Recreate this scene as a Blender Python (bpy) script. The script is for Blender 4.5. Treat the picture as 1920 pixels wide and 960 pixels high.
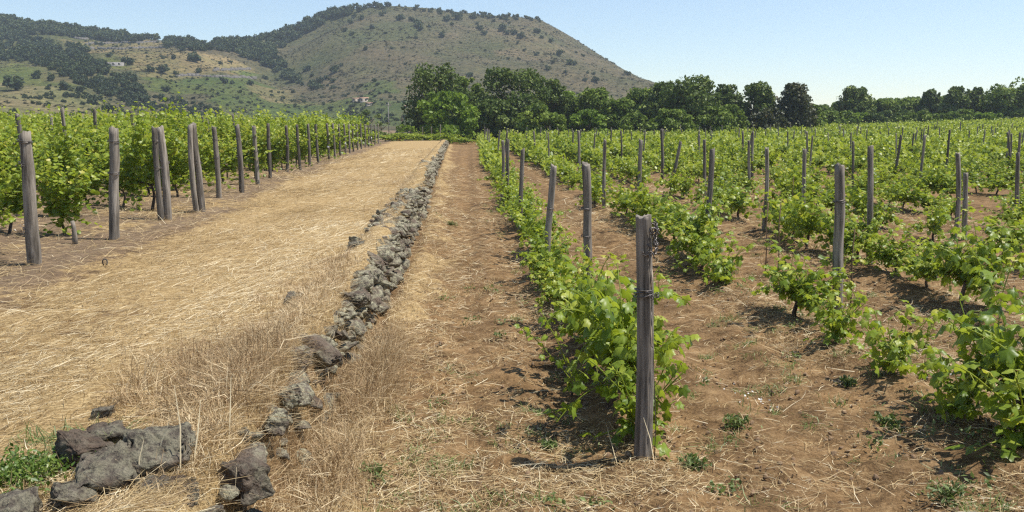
import bpy, bmesh, math, random
import numpy as np
from mathutils import Vector, Matrix

random.seed(7)
RNG = np.random.default_rng(11)
for o in list(bpy.data.objects):
    bpy.data.objects.remove(o, do_unlink=True)
SC = bpy.context.scene
COL = SC.collection

# ------------------------------------------------------------------ camera, world, sun, exposure
F, PITCH, YAW, EYE = 1650.0, math.radians(8.55), math.radians(2.75), 1.65
cam_d = bpy.data.cameras.new('camera')
cam = bpy.data.objects.new('camera', cam_d)
COL.objects.link(cam)
cam.location = (0, 0, EYE)
cam.rotation_euler = (math.radians(90) - PITCH, 0, -YAW)
cam_d.sensor_width = 36.0
cam_d.lens = 36.0 * F / 1920.0
cam_d.clip_start = 0.05
cam_d.clip_end = 20000
SC.camera = cam

SUN_EL, SUN_AZ = math.radians(64), math.radians(93)      # azimuth clockwise from +Y (view direction)
world = bpy.data.worlds.new('World')
SC.world = world
world.use_nodes = True
wn = world.node_tree
bg = wn.nodes['Background']
sky = wn.nodes.new('ShaderNodeTexSky')
sky.sky_type = 'NISHITA'
sky.sun_disc = False
sky.sun_elevation = SUN_EL
sky.sun_rotation = SUN_AZ
sky.altitude = 300
sky.air_density = 1.0
sky.dust_density = 0.25
sky.ozone_density = 2.2
wn.links.new(sky.outputs['Color'], bg.inputs['Color'])
bg.inputs['Strength'].default_value = 0.112
sun_d = bpy.data.lights.new('sun', 'SUN')
sun_d.energy = 5.0
sun_d.angle = math.radians(0.5)
sun_d.color = (1.0, 0.95, 0.87)
sun = bpy.data.objects.new('sun', sun_d)
COL.objects.link(sun)
sun_dir = Vector((math.sin(SUN_AZ) * math.cos(SUN_EL), math.cos(SUN_AZ) * math.cos(SUN_EL), math.sin(SUN_EL)))
sun.rotation_euler = sun_dir.to_track_quat('Z', 'Y').to_euler()
sun.location = (30, 0, 60)
SC.view_settings.view_transform = 'Standard'
SC.view_settings.look = 'None'
SC.view_settings.gamma = 1
SC.view_settings.use_curve_mapping = False
SC.view_settings.exposure = 0.5
SC.cycles.max_bounces = 6
SC.cycles.diffuse_bounces = 3
SC.cycles.glossy_bounces = 2
SC.cycles.transmission_bounces = 4
SC.cycles.volume_bounces = 1
SC.cycles.use_denoising = False
SC.cycles.filter_width = 1.3
SC.cycles.sample_clamp_indirect = 4.0

# ------------------------------------------------------------------ numeric helpers
def _hash(ix, iy, iz, seed):
    h = (ix.astype(np.int64) * 374761393 + iy.astype(np.int64) * 668265263 + iz.astype(np.int64) * 2147483647 + seed * 974711) & 0xffffffff
    h = ((h ^ (h >> 13)) * 1274126177) & 0xffffffff
    h = ((h ^ (h >> 16)) * 2246822519) & 0xffffffff
    return (h ^ (h >> 15)).astype(np.float64) / 4294967295.0 * 2 - 1

def noise3(x, y, z, seed=0):
    x, y, z = np.broadcast_arrays(np.asarray(x, float), np.asarray(y, float), np.asarray(z, float))
    fx, fy, fz = np.floor(x), np.floor(y), np.floor(z)
    tx, ty, tz = x - fx, y - fy, z - fz
    sx, sy, sz = tx * tx * (3 - 2 * tx), ty * ty * (3 - 2 * ty), tz * tz * (3 - 2 * tz)
    def c(a, b, d): return _hash(fx + a, fy + b, fz + d, seed)
    def lerp(a, b, t): return a + (b - a) * t
    a = lerp(lerp(c(0, 0, 0), c(1, 0, 0), sx), lerp(c(0, 1, 0), c(1, 1, 0), sx), sy)
    b = lerp(lerp(c(0, 0, 1), c(1, 0, 1), sx), lerp(c(0, 1, 1), c(1, 1, 1), sx), sy)
    return lerp(a, b, sz)

def noise2(x, y, seed=0):
    x, y = np.broadcast_arrays(np.asarray(x, float), np.asarray(y, float))
    fx, fy = np.floor(x), np.floor(y)
    tx, ty = x - fx, y - fy
    sx, sy = tx * tx * (3 - 2 * tx), ty * ty * (3 - 2 * ty)
    z = np.zeros_like(fx)
    a = _hash(fx, fy, z, seed); b = _hash(fx + 1, fy, z, seed)
    c = _hash(fx, fy + 1, z, seed); d = _hash(fx + 1, fy + 1, z, seed)
    return (a + (b - a) * sx) * (1 - sy) + (c + (d - c) * sx) * sy

def fbm2(x, y, seed=0, oct=4):
    s, a = 0, 1.0
    for i in range(oct):
        s = s + a * noise2(x * 2 ** i, y * 2 ** i, seed + i * 17); a *= 0.5
    return s / 1.6

def sstep(a, b, x):
    t = np.clip((np.asarray(x, float) - a) / (b - a), 0, 1)
    return t * t * (3 - 2 * t)

FW = np.array([math.sin(YAW) * math.cos(PITCH), math.cos(YAW) * math.cos(PITCH), -math.sin(PITCH)])
RT = np.array([math.cos(YAW), -math.sin(YAW), 0.0])
UP = np.cross(RT, FW)
EYEV = np.array([0, 0, EYE])

def ray(px, py):
    return F * FW + (px - 960) * RT + (480 - py) * UP

def at_depth(px, py, y):                       # the world point the photograph shows at a pixel, at distance y
    d = ray(px, py)
    return EYEV + d * (y / d[1])

def project(p):
    q = np.asarray(p, float) - EYEV
    w = q @ FW
    w = np.where(w < 0.01, 0.01, w)
    return 960 + F * (q @ RT) / w, 480 - F * (q @ UP) / w, w

# ------------------------------------------------------------------ mesh helpers
def make_mesh(name, verts, faces, mats=(), attrs=None, smooth=False, mat_idx=None):
    """faces: list of int arrays (n,k); attrs: {name: per-vertex float array}"""
    verts = np.ascontiguousarray(verts, np.float32)
    faces = [np.asarray(f, np.int32) for f in faces if len(f)]
    me = bpy.data.meshes.new(name)
    me.vertices.add(len(verts))
    me.vertices.foreach_set('co', verts.ravel())
    nl = sum(f.size for f in faces); nf = sum(len(f) for f in faces)
    me.loops.add(nl)
    me.polygons.add(nf)
    me.loops.foreach_set('vertex_index', np.concatenate([f.ravel() for f in faces]).astype(np.int32))
    tot = np.concatenate([np.full(len(f), f.shape[1], np.int32) for f in faces])
    st = np.zeros(nf, np.int32); st[1:] = np.cumsum(tot)[:-1]
    me.polygons.foreach_set('loop_start', st)
    if smooth:
        me.polygons.foreach_set('use_smooth', np.ones(nf, bool))
    for m in mats:
        me.materials.append(m)
    if mat_idx is not None:
        me.polygons.foreach_set('material_index', np.asarray(mat_idx, np.int32))
    if attrs:
        for k, v in attrs.items():
            a = np.asarray(v, np.float32)
            if a.ndim == 1:
                at = me.attributes.new(k, 'FLOAT', 'POINT'); at.data.foreach_set('value', a)
            else:
                at = me.attributes.new(k, 'FLOAT_COLOR', 'POINT')
                at.data.foreach_set('color', np.concatenate([a, np.ones((len(a), 1), np.float32)], 1).ravel())
    me.update(calc_edges=True)
    return me

def link(name, me, parent=None, loc=(0, 0, 0), rot=(0, 0, 0), scale=(1, 1, 1)):
    o = bpy.data.objects.new(name, me)
    COL.objects.link(o)
    o.location = [float(v) for v in loc]; o.rotation_euler = [float(v) for v in rot]; o.scale = [float(v) for v in scale]
    if parent: o.parent = parent
    return o

def tag(o, label=None, cat=None, group=None, kind=None):
    if label: o['label'] = label
    if cat: o['category'] = cat
    if group: o['group'] = group
    if kind: o['kind'] = kind
    return o

class MB:
    """collects pieces and builds one mesh"""
    def __init__(s): s.v = []; s.f3 = []; s.f4 = []; s.t = []; s.n = 0
    def add(s, v, f3=None, f4=None, tint=0.0):
        v = np.asarray(v, float)
        s.v.append(v)
        s.t.append(np.full(len(v), tint) if np.isscalar(tint) else np.asarray(tint, float))
        if f3 is not None and len(f3): s.f3.append(np.asarray(f3) + s.n)
        if f4 is not None and len(f4): s.f4.append(np.asarray(f4) + s.n)
        s.n += len(v)
    def tube(s, pts, rad, seg=6, tint=0.0, cap=True):
        pts = np.asarray(pts, float); n = len(pts)
        rad = np.full(n, rad) if np.isscalar(rad) else np.asarray(rad, float)
        tan = np.gradient(pts, axis=0)
        tan /= np.linalg.norm(tan, axis=1)[:, None] + 1e-9
        ref = np.array([1.0, 0, 0]) if abs(tan[0][0]) < 0.8 else np.array([0, 1.0, 0])
        rings = []
        for i in range(n):
            a = np.cross(tan[i], ref); a /= np.linalg.norm(a) + 1e-9
            b = np.cross(tan[i], a)
            th = np.arange(seg) / seg * 2 * math.pi
            rings.append(pts[i] + rad[i] * (np.cos(th)[:, None] * a + np.sin(th)[:, None] * b))
        v = np.concatenate(rings)
        f = []
        for i in range(n - 1):
            for j in range(seg):
                k = (j + 1) % seg
                f.append((i * seg + j, i * seg + k, (i + 1) * seg + k, (i + 1) * seg + j))
        f3 = []
        if cap:
            v = np.concatenate([v, pts[-1:], pts[:1]])
            e = n * seg
            for j in range(seg):
                k = (j + 1) % seg
                f3.append(((n - 1) * seg + j, (n - 1) * seg + k, e))
                f3.append((k, j, e + 1))
        s.add(v, f3, f, tint)
    def box(s, lo, hi, tint=0.0, rotz=0, origin=(0, 0, 0)):
        (x0, y0, z0), (x1, y1, z1) = lo, hi
        v = np.array([(x0, y0, z0), (x1, y0, z0), (x1, y1, z0), (x0, y1, z0), (x0, y0, z1), (x1, y0, z1), (x1, y1, z1), (x0, y1, z1)], float)
        c, q = math.cos(rotz), math.sin(rotz)
        v = v @ np.array([[c, q, 0], [-q, c, 0], [0, 0, 1]]) + np.array(origin)
        s.add(v, None, [(0, 3, 2, 1), (4, 5, 6, 7), (0, 1, 5, 4), (1, 2, 6, 5), (2, 3, 7, 6), (3, 0, 4, 7)], tint)
    def batch(s, tv, f3, f4, M, T, tint):
        """copies of a template: tv (k,3), M (n,3,3), T (n,3), tint (n,)"""
        n, k = len(T), len(tv)
        if n == 0: return
        v = np.einsum('nij,kj->nki', M, tv) + T[:, None, :]
        off = (np.arange(n) * k)[:, None, None]
        s.add(v.reshape(-1, 3),
              (np.asarray(f3)[None] + off).reshape(-1, 3) if f3 is not None and len(f3) else None,
              (np.asarray(f4)[None] + off).reshape(-1, 4) if f4 is not None and len(f4) else None,
              np.repeat(tint, k))
    def mesh(s, name, mat, smooth=False):
        fs = []
        if s.f3: fs.append(np.concatenate(s.f3))
        if s.f4: fs.append(np.concatenate(s.f4))
        return make_mesh(name, np.concatenate(s.v), fs, [mat] if mat else [], {'tint': np.concatenate(s.t)}, smooth)

def basis(axis, normal):
    """matrices whose columns are (side, axis, normal); arrays (n,3)"""
    axis = axis / (np.linalg.norm(axis, axis=1)[:, None] + 1e-9)
    side = np.cross(axis, normal); side /= np.linalg.norm(side, axis=1)[:, None] + 1e-9
    nor = np.cross(side, axis)
    return np.stack([side, axis, nor], axis=2)

def runit(n):
    v = RNG.normal(size=(n, 3)); return v / np.linalg.norm(v, axis=1)[:, None]

# ------------------------------------------------------------------ materials
def new_mat(name):
    m = bpy.data.materials.new(name); m.use_nodes = True
    nt = m.node_tree
    for n in list(nt.nodes): nt.nodes.remove(n)
    return m, nt, nt.nodes.new('ShaderNodeOutputMaterial')

def nd(nt, kind, **kw):
    n = nt.nodes.new(kind)
    for k, v in kw.items():
        if k.startswith('_'): setattr(n, k[1:], v)
        else: n.inputs[k.replace('__', ' ')].default_value = v
    return n

def ramp(nt, src, stops, interp='LINEAR'):
    r = nt.nodes.new('ShaderNodeValToRGB')
    r.color_ramp.interpolation = interp
    el = r.color_ramp.elements
    while len(el) < len(stops): el.new(0.5)
    for e, (p, c) in zip(el, stops):
        e.position = p; e.color = (*c, 1) if len(c) == 3 else c
    nt.links.new(src, r.inputs['Fac'])
    return r

def mixc(nt, fac, a, b, mode='MIX'):
    m = nt.nodes.new('ShaderNodeMix'); m.data_type = 'RGBA'; m.blend_type = mode
    L = nt.links
    if isinstance(fac, (int, float)): m.inputs[0].default_value = fac
    else: L.new(fac, m.inputs[0])
    for s, i in ((a, 6), (b, 7)):
        if isinstance(s, (tuple, list)): m.inputs[i].default_value = (*s, 1) if len(s) == 3 else s
        else: L.new(s, m.inputs[i])
    return m.outputs[2]

def mathn(nt, op, a, b=None, clamp=False):
    m = nt.nodes.new('ShaderNodeMath'); m.operation = op; m.use_clamp = clamp
    for s, i in ((a, 0), (b, 1)):
        if s is None: continue
        if isinstance(s, (int, float)): m.inputs[i].default_value = s
        else: nt.links.new(s, m.inputs[i])
    return m.outputs[0]

def leaf_mat(name, stops, trans=(0.25, 0.35, 0.04), tfac=0.32, rough=0.45, spec=0.4):
    m, nt, out = new_mat(name)
    L = nt.links
    at = nd(nt, 'ShaderNodeAttribute', _attribute_name='tint')
    oi = nt.nodes.new('ShaderNodeObjectInfo')
    t = mathn(nt, 'ADD', at.outputs['Fac'], mathn(nt, 'MULTIPLY', mathn(nt, 'SUBTRACT', oi.outputs['Random'], 0.5), 0.16))
    r = ramp(nt, t, stops)
    p = nd(nt, 'ShaderNodeBsdfPrincipled', Roughness=rough)
    p.inputs['Specular IOR Level'].default_value = spec
    L.new(r.outputs['Color'], p.inputs['Base Color'])
    tr = nt.nodes.new('ShaderNodeBsdfTranslucent')
    L.new(mixc(nt, 0.55, r.outputs['Color'], trans), tr.inputs['Color'])
    mx = nt.nodes.new('ShaderNodeMixShader'); mx.inputs[0].default_value = tfac
    L.new(p.outputs[0], mx.inputs[1]); L.new(tr.outputs[0], mx.inputs[2])
    L.new(mx.outputs[0], out.inputs['Surface'])
    return m

M = {}
M['vine_leaf'] = leaf_mat('vine_leaf', [(0.0, (0.034, 0.074, 0.009)), (0.36, (0.105, 0.175, 0.016)), (0.68, (0.24, 0.315, 0.033)), (0.92, (0.38, 0.42, 0.06)), (1.0, (0.46, 0.42, 0.07))],
                          trans=(0.46, 0.54, 0.035), tfac=0.42, rough=0.42, spec=0.36)
M['tree_dark'] = leaf_mat('tree_dark', [(0.0, (0.034, 0.058, 0.012)), (0.5, (0.098, 0.138, 0.028)), (1.0, (0.21, 0.25, 0.055))], trans=(0.10, 0.16, 0.03), tfac=0.22, rough=0.5, spec=0.15)
M['tree_mid'] = leaf_mat('tree_mid', [(0.0, (0.06, 0.095, 0.016)), (0.5, (0.16, 0.22, 0.035)), (1.0, (0.26, 0.32, 0.05))], trans=(0.16, 0.24, 0.03), tfac=0.26, rough=0.5, spec=0.15)
M['tree_bright'] = leaf_mat('tree_bright', [(0.0, (0.07, 0.12, 0.014)), (0.5, (0.17, 0.25, 0.026)), (1.0, (0.27, 0.34, 0.04))], trans=(0.2, 0.32, 0.03), tfac=0.32, rough=0.48, spec=0.15)
M['tree_brown'] = leaf_mat('tree_brown', [(0.0, (0.028, 0.038, 0.012)), (0.55, (0.06, 0.07, 0.022)), (1.0, (0.17, 0.13, 0.05))], trans=(0.14, 0.16, 0.03), tfac=0.22, rough=0.55)
M['hill_tree'] = leaf_mat('hill_tree', [(0.0, (0.018, 0.030, 0.010)), (0.5, (0.044, 0.066, 0.021)), (1.0, (0.105, 0.125, 0.04))], trans=(0.1, 0.14, 0.04), tfac=0.15, rough=0.6, spec=0.2)
M['scrub'] = leaf_mat('scrub', [(0.0, (0.04, 0.046, 0.022)), (0.5, (0.09, 0.088, 0.049)), (1.0, (0.165, 0.142, 0.085))], trans=(0.15, 0.14, 0.07), tfac=0.1, rough=0.8, spec=0.1)
M['broom'] = leaf_mat('broom', [(0.0, (0.12, 0.14, 0.02)), (0.5, (0.4, 0.26, 0.02)), (1.0, (0.6, 0.36, 0.02))], trans=(0.5, 0.3, 0.02), tfac=0.2)
M['straw'] = leaf_mat('straw', [(0.0, (0.14, 0.088, 0.045)), (0.35, (0.34, 0.235, 0.11)), (0.7, (0.56, 0.43, 0.22)), (1.0, (0.80, 0.70, 0.48))], trans=(0.5, 0.38, 0.18), tfac=0.15, rough=0.5, spec=0.35)
M['dry_grass'] = leaf_mat('dry_grass', [(0.0, (0.16, 0.095, 0.048)), (0.4, (0.35, 0.24, 0.125)), (0.75, (0.55, 0.42, 0.235)), (1.0, (0.76, 0.64, 0.42))], trans=(0.42, 0.28, 0.14), tfac=0.2, rough=0.55, spec=0.25)
M['weed'] = leaf_mat('weed', [(0.0, (0.06, 0.095, 0.025)), (0.5, (0.135, 0.185, 0.055)), (1.0, (0.25, 0.30, 0.10))], trans=(0.22, 0.32, 0.05), tfac=0.28, rough=0.5)
M['weed_bright'] = leaf_mat('weed_bright', [(0.0, (0.045, 0.09, 0.014)), (0.5, (0.10, 0.17, 0.025)), (1.0, (0.22, 0.27, 0.06))], trans=(0.2, 0.3, 0.03), tfac=0.28, rough=0.42)
M['petal'] = leaf_mat('petal', [(0.0, (0.75, 0.74, 0.7)), (1.0, (0.85, 0.84, 0.8))], trans=(0.8, 0.8, 0.75), tfac=0.2)

def wood_mat(name, c0, c1, c2, scale=1.0):
    m, nt, out = new_mat(name); L = nt.links
    tc = nt.nodes.new('ShaderNodeTexCoord'); oi = nt.nodes.new('ShaderNodeObjectInfo')
    mp = nt.nodes.new('ShaderNodeMapping')
    mp.inputs['Scale'].default_value = (26 * scale, 26 * scale, 1.6 * scale)
    ad = nt.nodes.new('ShaderNodeVectorMath'); ad.operation = 'ADD'
    L.new(tc.outputs['Object'], ad.inputs[0]); L.new(oi.outputs['Random'], ad.inputs[1])
    L.new(ad.outputs[0], mp.inputs['Vector'])
    n1 = nd(nt, 'ShaderNodeTexNoise', Scale=1.0, Detail=6.0, Roughness=0.65); L.new(mp.outputs[0], n1.inputs['Vector'])
    n2 = nd(nt, 'ShaderNodeTexNoise', Scale=5.0, Detail=4.0); L.new(ad.outputs[0], n2.inputs['Vector'])
    r = ramp(nt, n1.outputs['Fac'], [(0.36, c0), (0.5, c1), (0.66, c2)])
    col = mixc(nt, mathn(nt, 'MULTIPLY', n2.outputs['Fac'], 0.55), r.outputs['Color'], c1)
    v = mathn(nt, 'ADD', mathn(nt, 'MULTIPLY', oi.outputs['Random'], 0.75), 0.62)
    cb = nt.nodes.new('ShaderNodeCombineColor')
    for i in range(3): L.new(v, cb.inputs[i])
    col = mixc(nt, 1.0, col, cb.outputs[0], 'MULTIPLY')
    p = nd(nt, 'ShaderNodeBsdfPrincipled', Roughness=0.85); p.inputs['Specular IOR Level'].default_value = 0.2
    L.new(col, p.inputs['Base Color'])
    b = nd(nt, 'ShaderNodeBump', Strength=1.0, Distance=0.012); L.new(n1.outputs['Fac'], b.inputs['Height'])
    L.new(b.outputs[0], p.inputs['Normal'])
    L.new(p.outputs[0], out.inputs['Surface'])
    return m
M['post'] = wood_mat('weathered_wood', (0.04, 0.033, 0.025), (0.172, 0.148, 0.12), (0.33, 0.292, 0.245))
M['bark'] = wood_mat('vine_bark', (0.03, 0.022, 0.016), (0.10, 0.07, 0.05), (0.19, 0.14, 0.10))
M['straw_wood'] = wood_mat('split_wood', (0.16, 0.12, 0.08), (0.34, 0.27, 0.19), (0.5, 0.42, 0.32))
M['cane'] = wood_mat('cane', (0.06, 0.04, 0.025), (0.14, 0.09, 0.055), (0.22, 0.15, 0.09))

def plain(name, c, rough=0.7, metal=0.0, nscale=None, c2=None, bump=0.0):
    m, nt, out = new_mat(name); L = nt.links
    p = nd(nt, 'ShaderNodeBsdfPrincipled', Roughness=rough, Metallic=metal)
    tc = nt.nodes.new('ShaderNodeTexCoord')
    n = nd(nt, 'ShaderNodeTexNoise', Scale=nscale or 8.0, Detail=5.0, Roughness=0.6); L.new(tc.outputs['Object'], n.inputs['Vector'])
    r = ramp(nt, n.outputs['Fac'], [(0.3, c), (0.7, c2 or tuple(min(1, v * 1.3) for v in c))])
    L.new(r.outputs['Color'], p.inputs['Base Color'])
    if bump:
        b = nd(nt, 'ShaderNodeBump', Strength=0.6, Distance=bump); L.new(n.outputs['Fac'], b.inputs['Height']); L.new(b.outputs[0], p.inputs['Normal'])
    L.new(p.outputs[0], out.inputs['Surface'])
    return m
M['wire'] = plain('old_wire', (0.10, 0.095, 0.09), 0.45, 0.8, 60, (0.22, 0.19, 0.17))
M['tube'] = plain('tie_tube', (0.025, 0.025, 0.024), 0.6)
M['white_tag'] = plain('white_tag', (0.72, 0.74, 0.78), 0.4)
M['plaster'] = plain('pale_plaster', (0.30, 0.25, 0.19), 0.9, 0, 0.6, (0.42, 0.36, 0.29))
M['roof'] = plain('roof_tile', (0.32, 0.17, 0.11), 0.9, 0, 1.5, (0.45, 0.27, 0.18))
M['dark_window'] = plain('dark_window', (0.03, 0.03, 0.032), 0.3)
M['lava'] = plain('lava_masonry', (0.06, 0.055, 0.05), 0.95, 0, 2.0, (0.20, 0.18, 0.16), 0.05)
M['greystone'] = plain('grey_masonry', (0.16, 0.15, 0.14), 0.95, 0, 0.8, (0.30, 0.28, 0.26), 0.05)

def stone_mat(name, lichen=0.5, red=0.25, dk=1.0):
    m, nt, out = new_mat(name); L = nt.links
    g = nt.nodes.new('ShaderNodeNewGeometry'); P = g.outputs['Position']
    def nz(s, d=5.0, r=0.6):
        n = nd(nt, 'ShaderNodeTexNoise', Scale=s, Detail=d, Roughness=r); L.new(P, n.inputs['Vector']); return n.outputs['Fac']
    a, b, c, d = nz(9), nz(55, 4), nz(3.2, 4), nz(22, 6, 0.7)
    base = ramp(nt, a, [(0.32, (0.048, 0.040, 0.032)), (0.52, (0.145 * dk, 0.120 * dk, 0.094 * dk)), (0.72, (0.26 * dk, 0.225 * dk, 0.175 * dk))]).outputs['Color']
    base = mixc(nt, mathn(nt, 'MULTIPLY', ramp(nt, c, [(0.48, (0, 0, 0)), (0.62, (1, 1, 1))]).outputs['Color'], red), base, (0.17, 0.115, 0.08))
    base = mixc(nt, mathn(nt, 'MULTIPLY', ramp(nt, b, [(0.35, (1, 1, 1)), (0.5, (0, 0, 0))]).outputs['Color'], 0.6), base, (0.035, 0.03, 0.028))
    lm = ramp(nt, d, [(0.42, (0, 0, 0)), (0.56, (1, 1, 1))]).outputs['Color']
    lm2 = ramp(nt, c, [(0.46, (1, 1, 1)), (0.62, (0, 0, 0))]).outputs['Color']
    lf = mathn(nt, 'MULTIPLY', mathn(nt, 'MULTIPLY', lm, lm2), lichen)
    base = mixc(nt, lf, base, mixc(nt, b, (0.30, 0.28, 0.17), (0.46, 0.43, 0.31)))
    p = nd(nt, 'ShaderNodeBsdfPrincipled', Roughness=0.95); p.inputs['Specular IOR Level'].default_value = 0.15
    L.new(base, p.inputs['Base Color'])
    bp = nd(nt, 'ShaderNodeBump', Strength=1.0, Distance=0.035); L.new(mathn(nt, 'ADD', d, mathn(nt, 'MULTIPLY', b, 0.6)), bp.inputs['Height'])
    L.new(bp.outputs[0], p.inputs['Normal'])
    L.new(p.outputs[0], out.inputs['Surface'])
    return m
M['boulder'] = stone_mat('lava_boulder', 0.38, 0.4, 0.72)
M['wall_stone'] = stone_mat('wall_stone', 0.9, 0.45)

def ground_mat():
    m, nt, out = new_mat('ground'); L = nt.links
    g = nt.nodes.new('ShaderNodeNewGeometry'); P = g.outputs['Position']
    def nz(s, d=5.0, r=0.6, sc=None):
        n = nd(nt, 'ShaderNodeTexNoise', Scale=s, Detail=d, Roughness=r)
        if sc:
            mp = nt.nodes.new('ShaderNodeMapping'); mp.inputs['Scale'].default_value = sc
            L.new(P, mp.inputs['Vector']); L.new(mp.outputs[0], n.inputs['Vector'])
        else: L.new(P, n.inputs['Vector'])
        return n.outputs['Fac']
    straw = nd(nt, 'ShaderNodeAttribute', _attribute_name='straw').outputs['Fac']
    grey = nd(nt, 'ShaderNodeAttribute', _attribute_name='grey').outputs['Fac']
    fine, mid, big = nz(45, 6, 0.7), nz(6, 5), nz(0.7, 4)
    fib = nz(1.0, 5, 0.7, (9, 60, 20)); fib2 = nz(1.0, 5, 0.7, (50, 10, 20))
    soil = ramp(nt, mathn(nt, 'ADD', mathn(nt, 'MULTIPLY', fine, 0.5), mathn(nt, 'MULTIPLY', mid, 0.5)),
                [(0.36, (0.062, 0.037, 0.018)), (0.5, (0.180, 0.110, 0.051)), (0.63, (0.30, 0.197, 0.10))]).outputs['Color']
    gs = ramp(nt, mathn(nt, 'ADD', mathn(nt, 'MULTIPLY', fine, 0.5), mathn(nt, 'MULTIPLY', mid, 0.5)),
              [(0.34, (0.08, 0.056, 0.036)), (0.5, (0.16, 0.112, 0.070)), (0.64, (0.28, 0.20, 0.12))]).outputs['Color']
    bigk = ramp(nt, nz(1.9, 5, 0.65), [(0.32, (0.66, 0.64, 0.62)), (0.5, (1, 1, 1)), (0.68, (1.22, 1.2, 1.15))]).outputs['Color']
    soil = mixc(nt, 1.0, soil, bigk, 'MULTIPLY')
    soil = mixc(nt, grey, soil, gs)
    st = ramp(nt, mathn(nt, 'ADD', mathn(nt, 'MULTIPLY', fib, 0.6), mathn(nt, 'MULTIPLY', fib2, 0.4)),
              [(0.36, (0.12, 0.074, 0.034)), (0.5, (0.32, 0.22, 0.10)), (0.64, (0.58, 0.44, 0.23))]).outputs['Color']
    f = mathn(nt, 'ADD', straw, mathn(nt, 'MULTIPLY', mathn(nt, 'SUBTRACT', mathn(nt, 'ADD', mathn(nt, 'MULTIPLY', mid, 0.5), mathn(nt, 'MULTIPLY', big, 0.5)), 0.5), 2.2))
    f = ramp(nt, f, [(0.4, (0, 0, 0)), (0.62, (1, 1, 1))]).outputs['Color']
    col = mixc(nt, f, soil, st)
    p = nd(nt, 'ShaderNodeBsdfPrincipled', Roughness=0.95); p.inputs['Specular IOR Level'].default_value = 0.112
    L.new(col, p.inputs['Base Color'])
    b = nd(nt, 'ShaderNodeBump', Strength=0.9, Distance=0.02)
    L.new(mathn(nt, 'ADD', fine, mathn(nt, 'MULTIPLY', mid, 0.8)), b.inputs['Height'])
    L.new(b.outputs[0], p.inputs['Normal'])
    L.new(p.outputs[0], out.inputs['Surface'])
    return m
M['ground'] = ground_mat()

def hill_mat():
    m, nt, out = new_mat('hillside'); L = nt.links
    g = nt.nodes.new('ShaderNodeNewGeometry'); P = g.outputs['Position']
    a = nd(nt, 'ShaderNodeAttribute', _attribute_name='cover')
    n1 = nd(nt, 'ShaderNodeTexNoise', Scale=0.35, Detail=8.0, Roughness=0.75); L.new(P, n1.inputs['Vector'])
    n2 = nd(nt, 'ShaderNodeTexNoise', Scale=0.035, Detail=5.0, Roughness=0.6); L.new(P, n2.inputs['Vector'])
    k = ramp(nt, n1.outputs['Fac'], [(0.34, (0.35, 0.4, 0.33)), (0.5, (1, 1, 1)), (0.66, (1.6, 1.5, 1.4))]).outputs['Color']
    col = mixc(nt, 1.0, a.outputs['Color'], k, 'MULTIPLY')
    k2 = ramp(nt, n2.outputs['Fac'], [(0.35, (0.82, 0.92, 0.75)), (0.65, (1.12, 1.02, 1.0))]).outputs['Color']
    col = mixc(nt, 1.0, col, k2, 'MULTIPLY')
    p = nd(nt, 'ShaderNodeBsdfPrincipled', Roughness=0.95); p.inputs['Specular IOR Level'].default_value = 0.112
    L.new(col, p.inputs['Base Color'])
    b = nd(nt, 'ShaderNodeBump', Strength=0.7, Distance=1.2); L.new(n1.outputs['Fac'], b.inputs['Height']); L.new(b.outputs[0], p.inputs['Normal'])
    L.new(p.outputs[0], out.inputs['Surface'])
    return m
M['hill'] = hill_mat()

# ------------------------------------------------------------------ terrain
ROW0, ROWD = 1.05, 2.38                               # right vineyard: first row, row distance
def wall_x(y):                                        # right face of the dry stone wall
    return np.interp(y, [0, 12, 18, 36, 60, 82, 120], [-1.02, -1.0, -1.02, -1.42, -1.78, -2.08, -2.2])
def endpost_x(y):                                     # line of the left row-end posts
    return np.interp(y, [0, 10.7, 17, 20, 27, 38, 77, 120], [-5.2, -5.2, -5.15, -5.65, -6.0, -6.4, -7.9, -9.0])

def gz(x, y):
    x = np.asarray(x, float); y = np.asarray(y, float)
    xw = wall_x(y)
    fade = 1 - sstep(86, 96, y)
    right = sstep(-0.28, 0.05, x - xw)
    drop = -0.485 * right * fade - 0.3 * (1 - fade)
    d = x - xw
    bank = 0.10 * np.exp(-((d - 0.25) / 0.22) ** 2) * fade        # soil and dead grass banked against the wall foot
    furrow = (0.045 * np.cos((x - ROW0) * 2 * math.pi / ROWD) + 0.03 * np.cos((x - ROW0 + .05 * np.sin(y * .7)) * 6 * math.pi / ROWD)) * sstep(-0.2, 0.6, x - xw - 0.6) * (1 - sstep(60, 100, y))
    roll = 0.035 * noise2(x * 0.55, y * 0.4, 3) + 0.02 * noise2(x * 1.7, y * 1.5, 4)
    rise = 0.024 * np.clip(x - 22, 0, 80) * sstep(40, 115, y) * (1 - sstep(200, 300, y) * 0.8)
    mound = (0.115 + 0.07 * noise2(x * 2.2, y * 1.3, 8)) * np.exp(-((d + 0.32) / 0.26) ** 4) * fade * (1 - .4 * np.exp(-((y - 17) / 5) ** 4))
    return drop + bank + furrow + roll + rise + mound

def axis(segs):
    out = []
    for a, b, st in segs:
        out.append(np.arange(a, b, st))
    out.append(np.array([segs[-1][1]]))
    return np.concatenate(out)

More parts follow.
